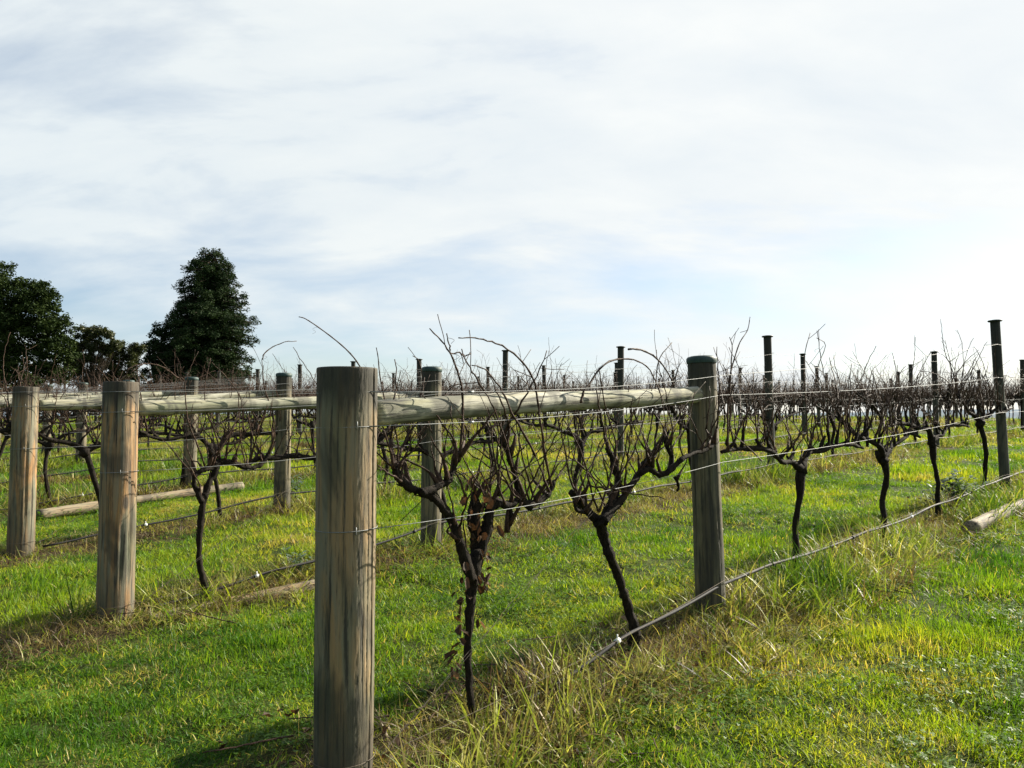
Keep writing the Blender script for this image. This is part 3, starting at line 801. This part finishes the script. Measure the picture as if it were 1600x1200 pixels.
for i, (x, y) in enumerate(lp):
    p = on_row(x+rng.uniform(-3, 3), y+rng.uniform(-3, 3), 0, rng.uniform(-.06, .05))
    o = link('dead_leaf', leaf_mes[i % 12], vineA, p-bA); s = rng.uniform(.022, .048)
    o.scale = (s*rng.uniform(.4, .9), s, s*rng.uniform(.9, 1.5)); o.rotation_euler = (rng.uniform(-.5, .5), rng.uniform(-.6, .6), rng.rand()*6.3)

# all other vines
def nearest_labels(k, j, d):
    return 'bare gnarled vine, %s from the end post in the %s' % (NTH[j], rowname(k))
count = len(HAND); rest = []; placed = {}
prng = random.Random(9)
for d, k, j, tt, x, y in spots:
    if (k, j) in HAND: continue
    if count >= 298: rest.append((x, y)); continue
    count += 1
    flip = prng.random() < 0.5
    proto = near_protos[prng.randrange(6)] if d < 13.5 else mid_protos[prng.randrange(7)]
    th = thing('grape_vine', (x, y, zf(x, y)), nearest_labels(k, j, d), 'grapevine', 'pruned grapevines along the trellis rows', rz=ROWANG+(math.pi if flip else 0)+prng.uniform(-.06, .06))
    s = prng.uniform(.94, 1.10); th.scale = (prng.uniform(.95, 1.05), 1, s)
    for nm, me in proto: link(nm, me, th)
    placed[(k, j)] = th
# tall sky canes beside the capped brace post, rooted on the third vine of the nearest row
if (0, 2) in placed:
    th = placed[(0, 2)]
    hold = on_row(1150, 700, 0, -0.05)
    mi = None
    bpy.context.view_layer.update()
    inv = th.matrix_world.inverted()
    for pts, r0 in [([(1138, 705), (1137, 660), (1138, 610), (1141, 585), (1147, 562), (1156, 535), (1168, 516), (1172, 495)], .0055), ([(1139, 640), (1141, 600), (1143, 560), (1144, 540), (1140, 527)], .0042),
                    ([(1262, 690), (1260, 640), (1256, 590), (1258, 550), (1266, 520)], .0042), ([(1280, 690), (1272, 640), (1276, 580), (1290, 540), (1276, 528)], .0042), ([(1190, 720), (1170, 700), (1152, 684), (1138, 668)], .0042)]:
        rg = np.random.RandomState(int(pts[0][0])); mb = MB()
        P = smooth_path(px_path(pts, 0, -0.03, rg), 3); P = np.array([inv @ Vector(p) for p in P])
        add_cane(mb, rg, P, r0, .0019, 6, .5); link('cane', mb.mesh('cane', M['cane']), th)

if (1, 1) in placed:                                # long cane arching to the left over the foreground post
    th = placed[(1, 1)]; bpy.context.view_layer.update(); inv = th.matrix_world.inverted()
    for pts, r0 in [([(590, 690), (584, 650), (576, 600), (562, 572), (547, 552), (525, 532), (497, 511), (477, 498), (467, 495)], .0065), ([(610, 690), (606, 650), (594, 590), (591, 560), (588, 543)], .006), ([(640, 690), (650, 640), (660, 600), (655, 565), (645, 556)], .005)]:
        rg = np.random.RandomState(int(pts[0][0])); mb = MB()
        P = smooth_path(px_path(pts, 1, -0.03, rg), 3); P = np.array([inv @ Vector(p) for p in P])
        add_cane(mb, rg, P, r0, .0028, 6, .3); link('cane', mb.mesh('cane', M['cane']), th)

# ------------------------------------------------------------------ scatter machinery
def scatter(name, protos, pts, rot, scl, rnd, idx, kind='stuff', label=None, cat=None):
    """instances the prototype meshes on real points of the ground"""
    coll = bpy.data.collections.new(name+'_source')
    for i, me in enumerate(protos):
        o = bpy.data.objects.new('%s_tuft' % name, me); coll.objects.link(o)
    me = bpy.data.meshes.new(name); me.from_pydata(pts.tolist(), [], [])
    for nm, arr, ty in (('rz', rot, 'FLOAT_VECTOR'), ('scl', scl, 'FLOAT_VECTOR'), ('rnd', rnd, 'FLOAT'), ('idx', idx, 'INT')):
        a = me.attributes.new(nm, ty, 'POINT')
        if ty == 'FLOAT_VECTOR': a.data.foreach_set('vector', np.ascontiguousarray(arr, dtype=np.float32).ravel())
        else: a.data.foreach_set('value', np.ascontiguousarray(arr, dtype=np.float32 if ty == 'FLOAT' else np.int32))
    ob = link(name, me)
    ng = bpy.data.node_groups.new(name+'_nodes', 'GeometryNodeTree')
    ng.interface.new_socket('Geometry', in_out='INPUT', socket_type='NodeSocketGeometry'); ng.interface.new_socket('Geometry', in_out='OUTPUT', socket_type='NodeSocketGeometry')
    N = ng.nodes; L = ng.links
    gi = N.new('NodeGroupInput'); go = N.new('NodeGroupOutput'); ci = N.new('GeometryNodeCollectionInfo'); ci.inputs[0].default_value = coll
    ci.inputs['Separate Children'].default_value = True; ci.inputs['Reset Children'].default_value = True
    ip = N.new('GeometryNodeInstanceOnPoints'); ip.inputs['Pick Instance'].default_value = True
    def attr(nm, ty):
        n = N.new('GeometryNodeInputNamedAttribute'); n.data_type = ty; n.inputs[0].default_value = nm; return n.outputs[0]
    L.new(gi.outputs[0], ip.inputs['Points']); L.new(ci.outputs[0], ip.inputs['Instance'])
    L.new(attr('idx', 'INT'), ip.inputs['Instance Index']); L.new(attr('scl', 'FLOAT_VECTOR'), ip.inputs['Scale'])
    e2r = N.new('FunctionNodeEulerToRotation'); L.new(attr('rz', 'FLOAT_VECTOR'), e2r.inputs[0]); L.new(e2r.outputs[0], ip.inputs['Rotation'])
    L.new(ip.outputs[0], go.inputs[0])
    md = ob.modifiers.new('scatter', 'NODES'); md.node_group = ng
    tag(ob, label, cat, None, kind); return ob

if rest:
    rg = np.random.RandomState(4); P = np.array([(x, y, zf(x, y)) for x, y in rest]); n = len(P)
    far_me = []
    for s in range(4):
        parts, canes = make_vine(3000+s, False); canes += make_vine(3100+s, False)[1]
        m1 = merge([p[1] for p in parts]+canes).mesh('distant_vine', M['bark']); far_me.append(m1)
    rot = np.stack([np.zeros(n), np.zeros(n), np.full(n, ROWANG)+math.pi*(rg.rand(n) > .5)], -1)
    scatter('distant_vines', far_me, P, rot, np.stack([np.ones(n), np.ones(n), rg.uniform(.95, 1.1, n)], -1), rg.rand(n), rg.randint(0, 4, n), label='mass of bare vines in the farthest rows near the crest', cat='vines')

# ------------------------------------------------------------------ grass
def clump(seed, nb, R, Lmin, Lmax, wid, lean, bend, seg=3, mt=None):
    rg = np.random.RandomState(seed); V = []; F = []; bl = []
    for b in range(nb):
        a = rg.rand()*6.283; r = R*math.sqrt(rg.rand()); x0, y0 = r*math.cos(a), r*math.sin(a)
        L = rg.uniform(Lmin, Lmax); da = rg.rand()*6.283; le = abs(rg.randn())*lean; be = abs(rg.randn())*bend
        wa = rg.rand()*6.283; w_ = wid*rg.uniform(.6, 1.25)
        p = np.array([x0, y0, -0.012]); th = le; base = len(V)
        for i in range(seg+1):
            f = i/seg; ww = w_*(1-f**1.6)*0.5
            if i < seg:
                V.append(p+np.array([math.cos(wa)*ww, math.sin(wa)*ww, 0])); V.append(p-np.array([math.cos(wa)*ww, math.sin(wa)*ww, 0]))
            else: V.append(p.copy())
            th += be/seg*(1+f)
            p = p+L/seg*np.array([math.sin(th)*math.cos(da), math.sin(th)*math.sin(da), math.cos(th)])
        for i in range(seg-1): F.append((base+2*i, base+2*i+1, base+2*i+3, base+2*i+2)); bl.append(b)
        F.append((base+2*seg-2, base+2*seg-1, base+2*seg)); bl.append(b)
    br = rg.rand(nb)
    mb = MB(); mb.add(V, F); me = mb.mesh('tuft', mt, smooth=False)
    at = me.attributes.new('blade', 'FLOAT', 'FACE'); at.data.foreach_set('value', br[bl].astype(np.float32)); return me

lawn = [clump(10+i, 48, 0.085, .018, .060, .0052, .65, .8, 3, M['grass']) for i in range(6)]
lawn_far = [clump(30+i, 60, 0.20, .03, .085, .010, .5, .6, 2, M['grass']) for i in range(4)]
thatch = [clump(110+i, 40, 0.11, .02, .06, .0042, 1.25, .4, 2, M['grass']) for i in range(4)]
tuss = [clump(50+i, 26, 0.05, .07, .29, .0092, .65, 2.3, 6, M['tussock']) for i in range(7)]
tuss_far = [clump(70+i, 50, 0.14, .07, .20, .011, .5, 1.6, 3, M['tussock']) for i in range(4)]
rg = np.random.RandomState(21)
def ring_pts(r0, r1, dens):
    n = int(0.5*(r1*r1-r0*r0)*R_(88)*dens); r = np.sqrt(rg.uniform(r0*r0, r1*r1, n)); a = rg.uniform(R_(-44), R_(44), n)
    return r*np.sin(a), r*np.cos(a)
def pack(parts):
    return [np.concatenate(c) for c in zip(*parts)]
L_ = []
for (r0, r1, dens, sc, protos0, npr) in [(1.0, 5.5, 420, 1.0, 0, 6), (5.5, 11, 190, 1.25, 0, 6), (11, 22, 34, 1.15, 6, 4), (22, 42, 8, 1.9, 6, 4), (42, 95, 2.2, 3.4, 6, 4)]:
    x, y = ring_pts(r0, r1, dens)
    d = row_strip(x, y)
    thin = fbm(x*2.2+4, y*2.2+8, 3)
    pslot = np.clip((d-0.14)/0.26, 0.04, 1)*np.clip((thin-0.30)/0.08, 0.30, 1)
    keep = rg.rand(len(x)) < pslot; x, y, d = x[keep], y[keep], d[keep]; n = len(x)
    patch = fbm(x*0.55+40, y*0.55+12, 4); fine = fbm(x*5+4, y*5+1, 2)
    h = (0.6+1.1*np.clip((fbm(x*0.9+7, y*0.9+3, 3)-0.38)*2.4, 0, 1.1))*(1+0.55*(fbm(x*7+9, y*7+2, 2)-0.5)*2)
    rnd = np.clip(0.39+(patch-0.5)*1.7+(fine-0.5)*0.8+rg.randn(n)*0.11+np.exp(-(d/0.4)**2)*0.10+0.05*np.clip(np.hypot(x, y)/15, 0, 1), 0, 1)
    s = sc*rg.uniform(.75, 1.25, n)
    L_.append((np.stack([x, y, zg(x, y)], -1), np.stack([rg.randn(n)*.08, rg.randn(n)*.08, rg.rand(n)*6.28], -1), np.stack([s, s, (h if r0 < 20 else h*0.55)*s], -1), rnd, protos0+rg.randint(0, npr, n)))
for (r0, r1, dens, sc) in [(1.0, 5, 160, 1.0), (5, 10, 60, 1.3)]:
    x, y = ring_pts(r0, r1, dens); n = len(x); s = sc*rg.uniform(.7, 1.3, n)
    L_.append((np.stack([x, y, zg(x, y)+.006], -1), np.stack([rg.randn(n)*.08, rg.randn(n)*.08, rg.rand(n)*6.28], -1), np.stack([s, s, s*.8], -1), np.clip(0.70+rg.randn(n)*.25, 0, 1), 10+rg.randint(0, 4, n)))
def clover(seed):
    q = np.random.RandomState(seed); V = []; F = []; bl = []
    for b in range(16):
        a = q.rand()*6.28; r = .07*math.sqrt(q.rand()); c = np.array([r*math.cos(a), r*math.sin(a), q.uniform(.012, .045)]); R = q.uniform(.005, .010)
        tl = q.uniform(-.4, .4, 2)
        for l in range(3):
            t0 = l*2.094+a; base = len(V); V.append(c)
            for d_, rr in ((-.55, .8), (-.2, 1.05), (0, .92), (.2, 1.05), (.55, .8)):
                dx, dy = R*rr*math.cos(t0+d_*1.3), R*rr*math.sin(t0+d_*1.3); V.append(c+np.array([dx, dy, tl[0]*dx+tl[1]*dy]))
            F += [(base, base+1, base+2, base+3), (base, base+3, base+4, base+5)]; bl += [b, b]
    mb = MB(); mb.add(V, F); me = mb.mesh('tuft', M['grass'], smooth=False)
    at = me.attributes.new('blade', 'FLOAT', 'FACE'); at.data.foreach_set('value', (q.rand(16)[bl]*.6).astype(np.float32)); return me
clov = [clover(s_) for s_ in range(3)]
for (r0, r1, dens, sc) in [(1.0, 6, 150, 1.0), (6, 12, 60, 1.5)]:
    x, y = ring_pts(r0, r1, dens); k_ = fbm(x*1.4+60, y*1.4+22, 3)+rg.randn(len(x))*.04 > 0.64; x, y = x[k_], y[k_]; n = len(x); s = sc*rg.uniform(.8, 1.3, n)
    L_.append((np.stack([x, y, zg(x, y)+.01], -1), np.stack([rg.randn(n)*.1, rg.randn(n)*.1, rg.rand(n)*6.28], -1), np.stack([s, s, s], -1), np.clip(0.30+rg.randn(n)*.1, 0, 1), 14+rg.randint(0, 3, n)))
p, r, s, c, i = pack(L_)
scatter('grass', lawn+lawn_far+thatch+clov, p, r, s, c, i, label='short bright green lawn grass between and in front of the vine rows', cat='grass')
L_ = []
for k in range(NROWS):
    for (r0, r1, dens, sc, p0_, npr) in [(0, 6, 230, 1.0, 0, 7), (6, 12, 110, 1.1, 0, 7), (12, 26, 34, 1.3, 7, 4), (26, 60, 7, 1.8, 7, 4)]:
        tm = 42 if k else 14
        n = int((tm+0.6)*dens); t = rg.uniform(0.05 if k == 0 else -0.25, tm, n); off = np.clip(rg.randn(n), -2, 2)*0.21
        if k == 0: off = np.clip(rg.randn(n), -1.9, 1.9)*0.23-0.20
        xy = P0[None]+EV[None]*SP*k+RV[None]*t[:, None]+NV[None]*off[:, None]; x, y = xy[:, 0], xy[:, 1]
        rad = np.hypot(x, y); ang = np.abs(np.arctan2(x, y))
        lush = fbm(t*0.9+k*5.1, off*1.5+k*3.3, 3)
        keep = (rad >= r0) & (rad < r1) & (ang < R_(44)) & (lush+rg.randn(n)*.03 > 0.405)
        x, y, t, off, lush = x[keep], y[keep], t[keep], off[keep], lush[keep]; n = len(x)
        if not n: continue
        s = sc*rg.uniform(.7, 1.25, n); hh = np.clip(0.62+(lush-0.41)*3.4, .45, 1.35)
        hh *= np.clip(1.35-np.abs(off+(0.2 if k == 0 else 0))/.5, .4, 1)
        rnd = np.clip((0.50 if k == 0 else 0.60)+(fbm(x*1.6+2, y*1.6+9, 3)-0.5)*1.7+rg.randn(n)*.22, 0, 1)
        L_.append((np.stack([x, y, zg(x, y)-.01], -1), np.stack([rg.randn(n)*.15, rg.randn(n)*.15, rg.rand(n)*6.28], -1), np.stack([s, s, hh*s], -1), rnd, p0_+rg.randint(0, npr, n)))
for k in range(6):                                  # rank growth the mower misses round every post
    for tt, r_ in ((0, .12), (SPAN, .10), (T1+(.35 if k == 0 else 0), .08)):
        n = 16 if tt else 12; a = rg.rand(n)*6.28; rr = r_+np.abs(rg.randn(n))*.05; c0 = row_xy(k, tt); x = c0[0]+rr*np.cos(a); y = c0[1]+rr*np.sin(a); s = rg.uniform(.45, .8, n)
        L_.append((np.stack([x, y, zg(x, y)-.01], -1), np.stack([rg.randn(n)*.15, rg.randn(n)*.15, rg.rand(n)*6.28], -1), np.stack([s, s, s*.8], -1), np.clip(.45+rg.randn(n)*.25, 0, 1), rg.randint(0, 7, n)))
p, r, s, c, i = pack(L_)
scatter('long_grass', tuss+tuss_far, p, r, s, c, i, label='long yellow and brown grass in strips under the vine rows', cat='grass')
# dead straw lying flat in the strips
straw = [clump(90+i, 26, 0.10, .06, .20, .0035, 1.15, .5, 3, M['tussock']) for i in range(4)]
L_ = []
for k in range(12):
    n = 2600 if k < 2 else 900; t = rg.uniform(-0.9 if k else 0, 14, n); off = rg.randn(n)*0.22-(.12 if k == 0 else 0)
    xy = P0[None]+EV[None]*SP*k+RV[None]*t[:, None]+NV[None]*off[:, None]; x, y = xy[:, 0], xy[:, 1]
    keep = np.abs(np.arctan2(x, y)) < R_(44); x, y = x[keep], y[keep]; n = len(x)
    s = rg.uniform(.7, 1.2, n)
    L_.append((np.stack([x, y, zg(x, y)+.004], -1), np.stack([rg.randn(n)*.1, rg.randn(n)*.1, rg.rand(n)*6.28], -1), np.stack([s, s, s*.6], -1), np.clip(0.88+rg.randn(n)*.13, 0, 1), rg.randint(0, 4, n)))
p, r, s, c, i = pack(L_)
scatter('straw', straw, p, r, s, c, i, label='brown dead straw lying on the soil under the vines', cat='straw')

# fallen leaves and prunings
def twig(seed):
    q = np.random.RandomState(seed); mb = MB(); P = wander(q, (0, 0, 0), (1, 0, .02), q.uniform(.12, .4), .03, .35, 0, .002); P[:, 2] = np.abs(P[:, 2])*.4
    tube(mb, P, np.linspace(.0042, .002, len(P)), 5); return mb.mesh('twig', M['cane'])
L_ = []
for k in range(6):
    n = 330 if k == 0 else 200; t = rg.uniform(-.3, 12, n); off = rg.randn(n)*.3
    if k == 0: t[:150] = .6+rg.randn(150)*.45; off[:150] = rg.randn(150)*.3
    xy = P0[None]+EV[None]*SP*k+RV[None]*t[:, None]+NV[None]*off[:, None]; x, y = xy[:, 0], xy[:, 1]
    idx = np.where(rg.rand(n) < .28, 12+rg.randint(0, 5, n), rg.randint(0, 12, n)); s = np.where(idx >= 12, rg.uniform(.7, 1.2, n), rg.uniform(.025, .05, n))
    rx = np.where(idx >= 12, rg.randn(n)*.1, 1.4+rg.randn(n)*.5)
    L_.append((np.stack([x, y, zg(x, y)+np.where(idx >= 12, .03, .025)], -1), np.stack([rx, rg.randn(n)*.12, rg.rand(n)*6.28], -1), np.stack([s, s, s], -1), rg.rand(n), idx))
p, r, s, c, i = pack(L_)
def ordered(ms):
    for q, m_ in enumerate(ms): m_.name = 'litter_%02d' % q
    return ms
scatter('leaf_litter', ordered(leaf_mes+[twig(900+q) for q in range(5)]), p, r, s, c, i, label='fallen brown vine leaves and pruned twigs under the rows', cat='leaf litter')

# ------------------------------------------------------------------ logs
def log(px0, px1, r, lab, seed, sink=0.3, bend=0.03):
    a = on_ground(*px0); b = on_ground(*px1); rg = np.random.RandomState(seed)
    u = np.linspace(0, 1, 40); P = a+(b-a)*u[:, None]
    P[:, 2] = zsm(P[:, 0], P[:, 1])+r*(1-sink)+0.01; side = np.array([-(b-a)[1], (b-a)[0], 0]); side /= np.linalg.norm(side)
    P += side*(bend*np.sin(u*math.pi*1.4))[:, None]
    L = np.linalg.norm(b-a); dv = Vector(P[-1]-P[0]); q = dv.to_track_quat('X', 'Z'); qi = q.inverted()
    Q = np.array([qi @ Vector(p-P[0]) for p in P]); mb = MB()
    rad = r*(1+0.06*np.sin(u*9)+0.02*rg.randn(40)); tube(mb, Q, rad, 20, rg, 0.02)
    o = link('log', mb.mesh('log', M['log']), None, P[0]); o.rotation_euler = q.to_euler()
    tag(o, lab, 'log', 'round timbers lying in the grass')
log((1515, 838), (1720, 752), 0.062, 'pale round log lying in the grass at the right edge', 1, 0.25)
log((232, 966), (505, 908), 0.066, 'weathered log half sunk in soil beside the orange post', 2, 1.3)
log((58, 812), (376, 768), 0.058, 'long straight tan log on the grass behind the orange end post', 3, 0.25)

# ------------------------------------------------------------------ weeds
M['weed'] = leafy('weed_leaf', [(0, (0.045, 0.09, 0.03)), (1, (0.11, 0.17, 0.08))], trans=0.25, rough=0.32, spec=0.6)
def weed(px, py, h, spread, nstem, lab, seed):
    b = on_ground(px, py); rg = np.random.RandomState(seed)
    th = thing('broadleaf_weed', b, lab, 'weed', None); st = MB(); lf = MB()
    nl = 0
    for s in range(nstem):
        P = wander(rg, (rg.uniform(-.04, .04), rg.uniform(-.04, .04), -0.01), (rg.randn()*spread, rg.randn()*spread, 1), h*rg.uniform(.6, 1.1), .03, .4)
        tube(st, P, np.linspace(.0035, .0015, len(P)), 5)
        for i in range(1, len(P)):
            for q in range(2):
                a = rg.rand()*6.28; L = rg.uniform(.05, .11)*min(1.4, h/.25); d = np.array([math.cos(a), math.sin(a), rg.uniform(-.1, .7)]); d /= np.linalg.norm(d)
                sd_ = np.cross(d, [0, 0, 1.]); sd_ /= np.linalg.norm(sd_); w_ = L*.14
                p = P[i]; m1 = p+d*L*.35; m2 = p+d*L*.75+np.array([0, 0, -L*.08]); e = p+d*L+np.array([0, 0, -L*.25])
                lf.add([p, m1+sd_*w_, m1-sd_*w_, m2+sd_*w_*.9, m2-sd_*w_*.9, e], [(0, 2, 1), (1, 2, 4, 3), (3, 4, 5)]); nl += 3
    link('stem', st.mesh('stem', M['weed']), th)
    me = lf.mesh('leaves', M['weed']); a = me.attributes.new('rnd', 'FLOAT', 'FACE'); a.data.foreach_set('value', rg.rand(nl).astype(np.float32)); link('leaves', me, th)
weed(1490, 792, .36, .35, 12, 'leafy grey green weed beside the drip line near the tall right line post', 1)
weed(1458, 785, .22, .3, 6, 'small leafy weed at the foot of the vine left of the grey green weed', 2)
weed(468, 902, .20, .4, 9, 'silvery weed on the sunken log just left of the foreground post', 3)
weed(452, 790, .30, .25, 5, 'thin pale leafed weed climbing beside the third row brace post', 4)

# ------------------------------------------------------------------ trees
def leaf_cloud(name, centers, radii, nper, size, m, seed, flat=0.75, parent=None, up=0.3):
    rg = np.random.RandomState(seed); V = []; 
    cs = np.repeat(np.arange(len(centers)), (nper*np.asarray(radii)**2/np.mean(np.asarray(radii)**2)).astype(int)+3); n = len(cs)
    d = rg.randn(n, 3); d /= np.linalg.norm(d, axis=1)[:, None]; rr = rg.rand(n)**0.45
    p = np.asarray(centers)[cs]+d*(rr*np.asarray(radii)[cs])[:, None]*np.array([1, 1, flat])
    p += rg.randn(n, 3)*size*0.6
    u = rg.randn(n, 3); u /= np.linalg.norm(u, axis=1)[:, None]; u[:, 2] *= .7
    v = np.cross(u, rg.randn(n, 3)); v /= np.linalg.norm(v, axis=1)[:, None]
    s = size*rg.uniform(.5, 1.3, n)[:, None]
    V = np.stack([p-u*s, p-v*s*.45, p+u*s, p+v*s*.45], 1).reshape(-1, 3)
    mb = MB(); mb.v.append(V); mb.n = len(V); mb.f = [(4*i, 4*i+1, 4*i+2, 4*i+3) for i in range(n)]
    me = mb.mesh(name, m, smooth=False)
    a = me.attributes.new('rnd', 'FLOAT', 'FACE'); a.data.foreach_set('value', np.clip(rg.rand(len(centers))[cs]*.6+rg.rand(n)*.4, 0, 1).astype(np.float32))
    return link(name, me, parent)
M['conifer'] = leafy('conifer_foliage', [(0, (0.010, 0.022, 0.009)), (1, (0.032, 0.055, 0.018))], trans=.12, rough=.7, spec=.08, tcol=(1.2, 1.2, .7))
M['pine'] = leafy('pine_foliage', [(0, (0.010, 0.022, 0.006)), (1, (0.040, 0.060, 0.014))], trans=.12, rough=.7, spec=.08, tcol=(1.2, 1.2, .7))
M['gum'] = leafy('open_tree_foliage', [(0, (0.018, 0.030, 0.010)), (1, (0.075, 0.085, 0.030))], trans=.2, rough=.5, spec=.3)
def tree_at(px, dist, base_drop=0.0):
    x = (px-800)/FPX*dist; return np.array([x, dist, zf(x, dist)-base_drop])
def px2m(d): return d/FPX
# tall conifer: tiers of drooping limbs
def conifer():
    D_ = 80.0; b = tree_at(322, D_); k = D_/FPX; rg = np.random.RandomState(3)
    th = thing('conifer', b, 'tall dark conical conifer with tiered foliage standing alone', 'tree')
    H = CZ+D_*math.tan(PITCH+math.atan((600-386)/FPX))-b[2]
    tb = MB(); tube(tb, [(0, 0, -.3), (.1, 0, H*.4), (-.05, 0, H*.8), (0.1, 0, H*.97)], [.42, .3, .13, .04], 10)
    # outline half widths in metres (left, right) at pixel heights
    prof = [(388, 6, 4), (398, 22, 26), (425, 42, 46), (455, 44, 55), (480, 52, 66), (500, 66, 84), (525, 78, 86), (545, 88, 72), (570, 92, 82), (600, 96, 84), (640, 90, 80)]
    ys = [q[0] for q in prof]
    cen = []; rad = []
    for y in np.arange(401, 640, 6.3):
        zc = CZ+D_*math.tan(PITCH+math.atan((600-y)/FPX))-b[2]
        lump = 1.05+.10*math.sin(y*.21)+rg.uniform(-.06, .06); wl = np.interp(y, ys, [q[1] for q in prof])*k*lump; wr = np.interp(y, ys, [q[2] for q in prof])*k*(1.98-lump)
        nb = int(5+wr*2.6)
        for q in range(nb):
            a = rg.rand()*6.283; ext = wr if math.cos(a) > 0 else wl
            ln = ext*rg.uniform(.72, 1.0)
            e = np.array([math.cos(a)*ln, math.sin(a)*ln, zc+rg.uniform(-.45, .35)])
            s = np.array([0, 0, zc+.1*ln])
            tube(tb, [s, (s+e)/2+(0, 0, .12*ln*.3), e], [.07, .05, .02], 4)
            m = max(2, int(ln/.75))
            for c in range(m):
                f = (c+1)/m
                r_ = rg.uniform(.40, .72)*(0.8+.2*f)
                if rg.rand() < .90: cen.append(s+(e-s)*f*(1-.08*rg.rand())+rg.randn(3)*.16); rad.append(r_ if f < 1 else r_*.75)
    link('trunk', tb.mesh('trunk', M['treebark']), th)
    leaf_cloud('crown', cen, rad, 85, .12, M['conifer'], 5, .62, th)
conifer()
def round_tree(name, px, D_, blobs, lab, cat, seed, mt, leaf, nper, sub=14, subr=.28, flat=.8, spread=1.0, limbs=True, trunk_r=.4, dens_r=.45):
    """blobs: (px, py, half width px, half height px) masses of the crown"""
    b = tree_at(px, D_); k = D_/FPX; rg = np.random.RandomState(seed)
    th = thing(name, b, lab, cat); cen = []; rad = []; tb = MB()
    top = None
    for (bx, by, hw, hh) in blobs:
        c = np.array([(bx-800)*k-b[0], rg.uniform(-.3, .3)*hw*k, CZ+D_*math.tan(PITCH+math.atan((600-by)/FPX))-b[2]])
        for q in range(sub):
            d = rg.randn(3); d /= np.linalg.norm(d); rr = rg.rand()**.4
            p = c+d*rr*np.array([hw*k, hw*k*.9, hh*k]); cen.append(p); rad.append(rg.uniform(.7, 1.25)*subr*min(hw, hh)*k)
            if limbs and rg.rand() < .6: tube(tb, smooth_path([(rg.uniform(-.1, .1), 0, max(.3, p[2]*rg.uniform(.2, .5))), (p*np.array([.55, .55, .72]))+rg.randn(3)*.15, p], 3), np.linspace(.11, .02, 7)*trunk_r/.4, 5)
    hgt = max(c[2] for c in cen)
    tube(tb, [(0, 0, -.3), (.05*rg.randn(), 0, hgt*.25), (.1*rg.randn(), 0, hgt*.5)], [trunk_r, trunk_r*.75, trunk_r*.45], 10)
    link('trunk', tb.mesh('trunk', M['treebark']), th)
    leaf_cloud('crown', cen, rad, nper, leaf, mt, seed+1, flat, th)
round_tree('pine_tree', -20, 62, [(-60, 450, 70, 55), (0, 440, 42, 30), (35, 465, 40, 34), (60, 462, 24, 20), (80, 480, 12, 9), (45, 500, 45, 40), (10, 500, 60, 60), (75, 530, 30, 32), (-60, 530, 80, 80), (20, 560, 60, 45), (88, 560, 30, 38), (84, 508, 24, 22), (98, 545, 18, 24), (60, 600, 50, 40), (-20, 600, 80, 50)],
           'huge dark spreading pine tree filling the left edge of the skyline', 'tree', 8, M['pine'], .13, 150, 40, .30, .6, limbs=False)
round_tree('open_tree', 142, 70, [(128, 520, 16, 12), (155, 520, 15, 10), (168, 524, 10, 6), (120, 545, 18, 12), (145, 540, 16, 12), (115, 572, 16, 16), (140, 562, 14, 10), (176, 540, 12, 9), (165, 548, 10, 7)],
           'small open crowned tree with pale forked limbs beside the huge pine', 'tree', 18, M['gum'], .11, 110, 24, .42, .9, trunk_r=.10)
round_tree('bushy_tree', 190, 72, [(190, 548, 24, 16), (175, 565, 18, 16), (205, 565, 16, 18), (190, 590, 28, 16), (212, 545, 10, 9), (160, 585, 22, 16), (130, 592, 24, 14)],
           'low bushy olive green tree between the open tree and the conifer', 'tree', 28, M['gum'], .11, 110, 26, .38, .8, trunk_r=.18)
round_tree('bushy_tree', 245, 78, [(245, 525, 16, 13), (236, 545, 14, 16), (255, 550, 18, 18), (240, 575, 20, 20)],
           'dark bushy tree leaning against the left side of the conifer', 'tree', 38, M['conifer'], .13, 90, 18, .34, .8, trunk_r=.18)
# low scrub on the far crest, seen through the vines
